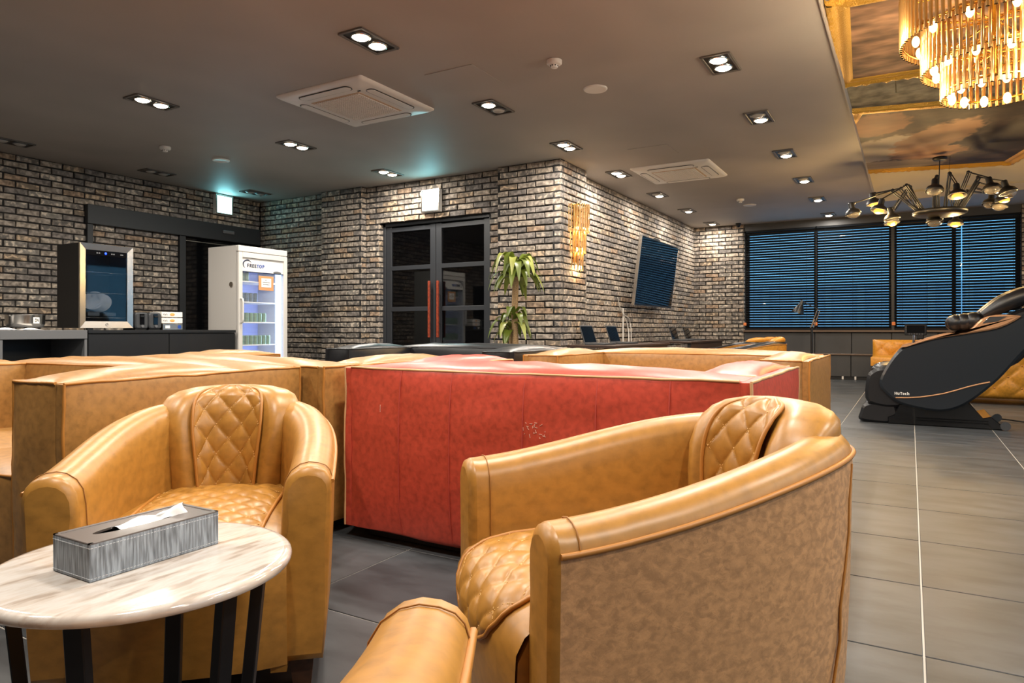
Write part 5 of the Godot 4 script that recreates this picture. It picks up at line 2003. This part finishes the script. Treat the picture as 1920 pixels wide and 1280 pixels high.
# ---------------------------------------------------------------- far lounge
func chesterfield(label: String, at: Vector3, turn: float, W := 1.9, D := 0.85, arms := [-1, 1]):
	var t = thing("chesterfield_sofa", label, "sofa", at, turn, "buttoned ochre sofas")
	put(bx(Vector3(0, 0.21, 0.02), Vector3(W - 0.1, 0.26, D - 0.1), 0.03), "base", M.ochre, t)
	var w := W / 2
	# tufted faces: outer back and inner back, arms
	tufted(t, "backrest", Vector3(-w, 0.07, -D / 2), W, 0.65, 0.2)
	for s in arms:
		var ar := MB.new()
		var pts := smooth_poly([[-0.11, 0.07], [0.11, 0.07], [0.11, 0.5], [0.13, 0.62], [0.08, 0.71], [-0.06, 0.71], [-0.13, 0.63], [-0.11, 0.5]], 3)
		ar.prism(pts, -D / 2 + 0.1, D / 2, Transform3D(Basis(), Vector3(s * (w - 0.11), 0, 0)), 0.025)
		var a = put(ar, "armrest", M.ochre, t)
		var bt := MB.new()
		for i in 3:
			for j in 2:
				bt.ball(Vector3(s * (w - 0.11) + s * 0.0 - s * 0.115, 0.5 + j * 0.1, -0.15 + i * 0.2), Vector3(0.008, 0.012, 0.012), 8, 6)
		put(bt, "buttons", M.tan_piping, a)
	for k in 2:
		var xa := -w + (0.23 if -1 in arms else 0.0)
		var xb := w - 0.23
		var x0 := xa + k * (xb - xa) / 2
		put(puff(Vector3(x0 + 0.004, 0.33, -D / 2 + 0.2), Vector3(x0 + (xb - xa) / 2 - 0.004, 0.46, D / 2 + 0.01), Vector3(0.004, 0.02, 0.015), 10, 60.0 + k), "seat_cushion", M.ochre, t)
	for sx in [-1, 1]:
		for sz in [-1, 1]: put(bx(Vector3(sx * (w - 0.1), 0.04, sz * (D / 2 - 0.1)), Vector3(0.06, 0.08, 0.06), 0.006), "foot", M.dark_wood, t)
	return t

func tufted(parent, called: String, o: Vector3, W: float, H: float, T: float):
	var b := MB.new()
	for side in 2:
		var rows := []
		var NU := 90
		var NV := 34
		for i in NV + 1:
			var row := PackedVector3Array()
			for j in NU + 1:
				var x: float = W * j / NU
				var y: float = H * i / NV
				var q := pow(absf(cos(PI * (x / 0.26 + y / 0.26)) * cos(PI * (x / 0.26 - y / 0.26))), 0.4)
				var e := (1 - pow(absf(2.0 * j / NU - 1), 12)) * (1 - pow(absf(2.0 * i / NV - 1), 6))
				var z := (T / 2 * pow(maxf(e, 0.0), 0.5) + (q - 1) * 0.03 * e) * (-1 if side == 0 else 1)
				row.append(o + Vector3(x, y, T / 2 + z))
			if side == 0: row.reverse()
			rows.append(row)
		b.grid(rows)
	var bk = put(b, called, M.ochre, parent)
	var bt := MB.new()
	for i in int(W / 0.13) + 1:
		for j in 6:
			if (i + j) % 2 == 0: continue
			var x := i * 0.13
			var y := j * 0.13
			if x < 0.08 or x > W - 0.08 or y < 0.08 or y > H - 0.06: continue
			for s in [0.026, T - 0.026]: bt.ball(o + Vector3(x, y, s), Vector3(0.011, 0.011, 0.008), 8, 6)
	put(bt, "buttons", M.tan_piping, bk)

func build_far_lounge():
	chesterfield("buttoned ochre sofa against the cabinet under the blinds", Vector3(0.42, 0, -12.25), 0.0, 1.9, 0.85, [1])
	chesterfield("buttoned ochre sofa with its tufted back to the massage chair", Vector3(1.2, 0, -10.15), PI, 1.9)
	var t = thing("coffee_table", "low dark wooden coffee table between the two ochre sofas", "table", Vector3(0.15, 0, -11.25))
	put(bx(Vector3(0, 0.395, 0), Vector3(1.0, 0.05, 0.55), 0.004), "table_top", M.dark_wood, t)
	for sx in [-1, 1]:
		for sz in [-1, 1]: put(bx(Vector3(sx * 0.45, 0.185, sz * 0.23), Vector3(0.06, 0.37, 0.06), 0.004), "leg", M.dark_wood, t)
	# anglepoise floor lamp
	var l = thing("floor_lamp", "black anglepoise floor lamp in front of the blinds", "floor lamp", Vector3(-1.45, 0, -12.6))
	var b := MB.new()
	b.lathe([[0.0, 0.0], [0.15, 0.0], [0.15, 0.015], [0.03, 0.03], [0.0, 0.03]], 28)
	put(b, "base", M.black_satin, l)
	var po := MB.new()
	po.rod(Vector3(0, 0.02, 0), Vector3(0, 0.91, 0), 0.018, 12)
	put(po, "pole", M.black_satin, l)
	var a1 := MB.new()
	for z in [-0.016, 0.016]:
		a1.rod(Vector3(-0.02, 0.91, z), Vector3(0.09, 1.22, z), 0.007, 8)
		a1.rod(Vector3(0.03, 0.91, z), Vector3(0.125, 1.2, z), 0.007, 8)
	put(a1, "lower_arm", M.steel, l)
	var sp := MB.new()
	sp.rod(Vector3(0.0, 0.93, 0.03), Vector3(0.05, 1.06, 0.03), 0.013, 8)
	put(sp, "spring", M.chrome, l)
	var a2 := MB.new()
	for z in [-0.014, 0.014]: a2.rod(Vector3(0.11, 1.22, z), Vector3(-0.12, 1.35, z), 0.007, 8)
	put(a2, "upper_arm", M.black_satin, l)
	var shd := MB.new()
	var tt := Transform3D(Basis(Vector3(0, 0, 1), -0.35), Vector3(-0.17, 1.31, 0))
	shd.lathe([[0.022, 0.08], [0.03, 0.075], [0.034, 0.02], [0.05, -0.02], [0.085, -0.09], [0.1, -0.15], [0.096, -0.15], [0.08, -0.09], [0.03, 0.0]], 28, tt)
	put(shd, "lamp_shade", M.black_satin, l)
	var bu := MB.new()
	bu.ball(tt * Vector3(0, -0.1, 0), Vector3(0.035, 0.045, 0.035), 14, 10)
	put(bu, "bulb", M.white_plastic, l)
	# desk chairs seen over the sofas
	tub_chair("tan and black tub chair drawn up to the dark desk, its arm in profile", Vector3(-1.86, 0, -9.6), Vector2(-1, 0.15), "ochre", "black_leather", false, "tub chairs at the desk", 1.09)
	tub_chair("tan and black tub chair turned to the dark desk's far half", Vector3(-2.2, 0, -10.6), Vector2(-0.9, -0.5), "ochre", "black_leather", false, "tub chairs at the desk", 1.06)
	tub_chair("tan and black tub chair nearest the far laptops", Vector3(-2.3, 0, -11.7), Vector2(-1, -0.1), "ochre", "black_leather", false, "tub chairs at the desk", 1.06)

# ---------------------------------------------------------------- pendant with many jointed arms
func build_spider():
	var C := Vector3(0.298, 0, -9.465)
	var t = thing("spider_pendant", "black pendant of many jointed lamp arms, some bulbs glowing amber", "pendant lamp", C)
	var can := MB.new()
	can.lathe([[0.0, 2.905], [0.075, 2.905], [0.075, 2.885], [0.06, 2.87], [0.0, 2.868]], 28)
	put(can, "ceiling_canopy", M.black, t)
	var cb := MB.new()
	cb.rod(Vector3(0, 2.88, 0), Vector3(-0.02, 2.25, 0), 0.006, 6)
	cb.rod(Vector3(0.1, 2.9, 0.06), Vector3(0.06, 2.25, 0.05), 0.0018, 5)
	put(cb, "suspension_cable", M.black, t)
	var ring := MB.new()
	ring.lathe([[0.0, 2.225], [0.24, 2.225], [0.275, 2.24], [0.28, 2.265], [0.26, 2.285], [0.0, 2.285]], 40)
	put(ring, "hub", M.black, t)
	# pixel column (from the middle), height, depth sign, lit
	var fR := Vector3(cos(deg_to_rad(30.2676)), 0, -sin(deg_to_rad(30.2676)))
	var fF := Vector3(-sin(deg_to_rad(30.2676)), 0, -cos(deg_to_rad(30.2676)))
	var lamps := [[-0.76, 2.29, -0.1, 1], [-0.85, 2.33, 0.35, 0], [-0.54, 2.47, 0.45, 1], [-0.37, 2.44, -0.5, 0], [-0.2, 2.36, -0.62, 1], [-0.4, 2.26, 0.3, 0], [-0.26, 2.25, 0.55, 1], [0.06, 2.2, 0.2, 0], [0.14, 2.42, -0.66, 0], [0.28, 2.3, 0.55, 0], [0.43, 2.42, -0.5, 0], [0.6, 2.4, -0.2, 1], [0.78, 2.38, 0.1, 0], [0.88, 2.46, 0.4, 0], [0.64, 2.26, 0.7, 1]]
	for a in lamps:
		var head: Vector3 = fR * a[0] + fF * a[2] + Vector3(0, a[1], 0)
		var out := Vector3(head.x, 0, head.z)
		var dist := out.length()
		out = out.normalized() if dist > 0.01 else Vector3(1, 0, 0)
		var foot := out * 0.2 + Vector3(0, 2.28, 0)
		var elbow := out * (0.2 + (dist - 0.2) * 0.4) + Vector3(0, 2.66 - 0.12 * absf(a[0]), 0)
		var side := Vector3(-out.z, 0, out.x) * 0.012
		var ar := MB.new()
		var neck := head + Vector3(0, 0.1, 0) - out * 0.015
		for s in [-1, 1]:
			ar.rod(foot + side * s, elbow + side * s, 0.0065, 6)
			ar.rod(elbow + side * s, neck + side * s, 0.0065, 6)
			ar.rod(foot + side * s + out * 0.03, elbow + side * s + out * 0.03, 0.005, 6)
		ar.ball(elbow, Vector3(0.02, 0.02, 0.02), 10, 6)
		ar.ball(neck, Vector3(0.018, 0.018, 0.018), 10, 6)
		var arm = put(ar, "lamp_arm", M.black, t)
		var tilt := Basis(Vector3(0, 1, 0).cross(out).normalized(), -0.3 if a[2] < 0 else 0.2)
		var tt := Transform3D(tilt, head)
		var sh := MB.new()
		sh.lathe([[0.0, 0.115], [0.026, 0.112], [0.032, 0.1], [0.033, 0.045], [0.045, 0.03], [0.075, 0.01], [0.09, -0.02], [0.092, -0.035], [0.086, -0.035], [0.07, 0.0], [0.0, 0.03]], 24, tt)
		put(sh, "lamp_shade", M.black, arm)
		var bu := MB.new()
		bu.ball(tt * Vector3(0, -0.035, 0), Vector3(0.075, 0.05, 0.075) if not a[3] else Vector3(0.055, 0.035, 0.055), 18, 10)
		put(bu, "bulb", M.bulb_amber if a[3] else M.bulb_glass, arm)
		if a[3]:
			var l := OmniLight3D.new()
			l.name = "bulb_light"
			l.light_color = Color(1.0, 0.82, 0.54)
			l.light_energy = 0.8
			l.light_size = 0.04
			l.shadow_enabled = true
			t.add_child(l, true)
			l.position = tt * Vector3(0, -0.1, 0)

# ---------------------------------------------------------------- ceiling pictures and chandelier
func picture(label: String, origin: Vector3, turn: float, W: float, D: float, canvas: Texture2D, called := "ceiling_painting"):
	# lies flat under the ceiling, picture side down; origin is the near left corner
	var t = thing(called, label, "painting", origin, turn)
	var fw := 0.15
	var top := 0.05
	var m := StandardMaterial3D.new()
	m.resource_name = "canvas"
	m.albedo_texture = canvas
	m.roughness = 0.65
	var pm := PlaneMesh.new()
	pm.size = Vector2(W - fw, D - fw)
	pm.orientation = PlaneMesh.FACE_Y
	var o := MeshInstance3D.new()
	o.name = "canvas"
	o.mesh = pm
	o.material_override = m
	t.add_child(o)
	o.position = Vector3(W / 2, 0.018, -D / 2)
	o.rotation.x = PI
	for side in 4:
		var L := W if side % 2 == 0 else D
		var b := MB.new()
		# moulded frame section swept along one side with mitred ends
		var prof := [[0.0, top], [0.0, 0.012], [0.012, 0.0], [0.04, 0.0], [0.05, 0.01], [0.075, 0.016], [0.1, 0.006], [0.118, 0.004], [0.13, 0.014], [0.15, 0.02], [0.15, top]]
		var rows := []
		var N := 60
		for p in prof:
			var row := PackedVector3Array()
			for i in N + 1:
				var f := float(i) / N
				var s: float = lerpf(p[0], L - p[0], f)
				var orn := 0.0
				if p[0] > 0.005 and p[0] < 0.05: orn = 0.016 * absf(sin(s * 42.0)) * absf(sin(s * 17.0 + p[0] * 60.0))
				row.append(Vector3(s, p[1] - orn, -p[0]))
			rows.append(row)
		b.grid(rows)
		var fr = put(b, "frame_side", M.gilt, t)
		match side:
			0: fr.position = Vector3(0, 0, 0)
			1:
				fr.rotation.y = PI / 2
				fr.position = Vector3(W, 0, 0)
			2:
				fr.rotation.y = PI
				fr.position = Vector3(W, 0, -D)
			3:
				fr.rotation.y = -PI / 2
				fr.position = Vector3(0, 0, -D)
	return t

func paint(sd: int, base: Color, strokes: Array) -> ImageTexture:
	# loose brushwork: soft elongated dabs on a mottled ground
	var im := Image.create(384, 384, false, Image.FORMAT_RGB8)
	var n := FastNoiseLite.new()
	n.seed = sd
	n.frequency = 0.012
	n.fractal_octaves = 4
	for y in 384:
		for x in 384:
			var k := 0.8 + 0.45 * n.get_noise_2d(x, y * 1.6)
			var c := Color(base.r * k, base.g * k, base.b * k)
			for s in strokes:
				var dx: float = (x / 384.0 - s[0])
				var dy: float = (y / 384.0 - s[1])
				var ca := cos(s[4])
				var sa := sin(s[4])
				var u: float = (dx * ca + dy * sa) / s[2]
				var v: float = (-dx * sa + dy * ca) / s[3]
				var q := u * u + v * v + 0.35 * n.get_noise_2d(x * 3.0 + s[0] * 900, y * 3.0)
				if q < 1.0:
					var a := smoothstep(0.0, 0.35, 1.0 - q)
					var w := 0.86 + 0.28 * n.get_noise_2d(u * 25.0 + s[0] * 300, v * 60.0)
					c = c.lerp(Color(s[5].r * w, s[5].g * w, s[5].b * w), a)
			im.set_pixel(x, y, c)
	return ImageTexture.create_from_image(im)

func build_chandelier():
	var flesh := col(206, 158, 116)
	var cloth := col(206, 190, 166)
	var dark := col(58, 44, 36)
	var p1 := paint(5, col(176, 134, 100), [[0.6, 0.25, 0.35, 0.06, 0.1, col(214, 146, 84)], [0.6, 0.45, 0.4, 0.05, 0.15, col(228, 170, 104)], [0.65, 0.6, 0.38, 0.05, -0.1, col(120, 86, 60)], [0.6, 0.75, 0.4, 0.06, 0.2, col(226, 160, 92)], [0.75, 0.9, 0.35, 0.06, 0.1, col(110, 76, 54)]])
	var p2 := paint(9, col(86, 70, 58), [[0.12, 0.2, 0.16, 0.18, 0.0, col(176, 122, 84)], [0.25, 0.6, 0.2, 0.28, 0.5, cloth], [0.45, 0.45, 0.16, 0.3, 0.3, flesh], [0.5, 0.7, 0.2, 0.12, -0.2, col(190, 142, 102)], [0.35, 0.9, 0.35, 0.1, 0.0, col(170, 150, 124)], [0.85, 0.45, 0.2, 0.35, 0.1, dark]])
	picture("gilt framed brown and amber painting lying on the ceiling behind the chandelier", Vector3(-0.47, 2.93, -4.72), deg_to_rad(3), 2.3, 1.7, p1)
	picture("gilt framed dark figure painting lying askew on the ceiling above the spider pendant", Vector3(-0.5, 2.93, -7.17), deg_to_rad(13), 2.3, 2.85, p2)
	var hk := MB.new()
	var ring := PackedVector3Array()
	for i in 16: ring.append(Vector3(-0.44 + cos(TAU * i / 16) * 0.018, 2.93 + sin(TAU * i / 16) * 0.018, -4.62))
	hk.tube(ring, 0.004, 6, true)
	tag(put(hk, "picture_ring", M.steel), "small steel hanging ring at the edge of the ceiling recess", "ring")
	# three tier rod chandelier
	var C := Vector3(0.406, 0, -4.637)
	var t = thing("rod_chandelier", "big glowing three tier chandelier of gold glass rods", "chandelier", C)
	var ca := MB.new()
	ca.lathe([[0.0, 2.925], [0.16, 2.925], [0.16, 2.9], [0.0, 2.9]], 32)
	put(ca, "ceiling_plate", M.gold, t)
	var ro := MB.new()
	ro.rod(Vector3(0, 2.9, 0), Vector3(0, 2.3, 0), 0.02, 12)
	put(ro, "stem", M.gold, t)
	for a in [[0.457, 2.535, 2.80, 84], [0.35, 2.36, 2.61, 66], [0.252, 2.21, 2.43, 48]]:
		var rim := MB.new()
		for y in [a[2] - 0.01, a[1] + 0.015]:
			var pts := PackedVector3Array()
			for i in 48: pts.append(Vector3(cos(TAU * i / 48) * a[0] * 0.985, y, -sin(TAU * i / 48) * a[0] * 0.985))
			rim.tube(pts, 0.008, 6, true)
		for i in 6: rim.rod(Vector3(0, a[2] - 0.01, 0), Vector3(cos(TAU * i / 6) * a[0], a[2] - 0.01, -sin(TAU * i / 6) * a[0]), 0.006, 6)
		var rp = put(rim, "tier_ring", M.gold, t)
		var rb := MB.new()
		rods_ring(rb, Vector3.ZERO, a[0], a[2], a[1], a[3], 0.0, TAU, 0.0105)
		var rods = put(rb, "glass_rods", M.amber_rod, rp)
		var nb := 12
		for k in nb:
			var g := TAU * (k + 0.3) / nb
			var bu := MB.new()
			bu.ball(Vector3(cos(g) * a[0] * 0.84, a[1] + 0.005, -sin(g) * a[0] * 0.84), Vector3(0.02, 0.032, 0.02), 12, 8)
			put(bu, "bulb", M.bulb_crystal, rp)
		for k in 4:
			var l := OmniLight3D.new()
			l.name = "chandelier_light"
			l.light_color = Color(1.0, 0.91, 0.76)
			l.light_energy = 0.42
			l.light_size = 0.05
			l.shadow_enabled = true
			t.add_child(l, true)
			var g := TAU * k / 4.0 + 0.4
			l.position = Vector3(cos(g) * (a[0] + 0.03), a[1] + 0.02, -sin(g) * (a[0] + 0.03))
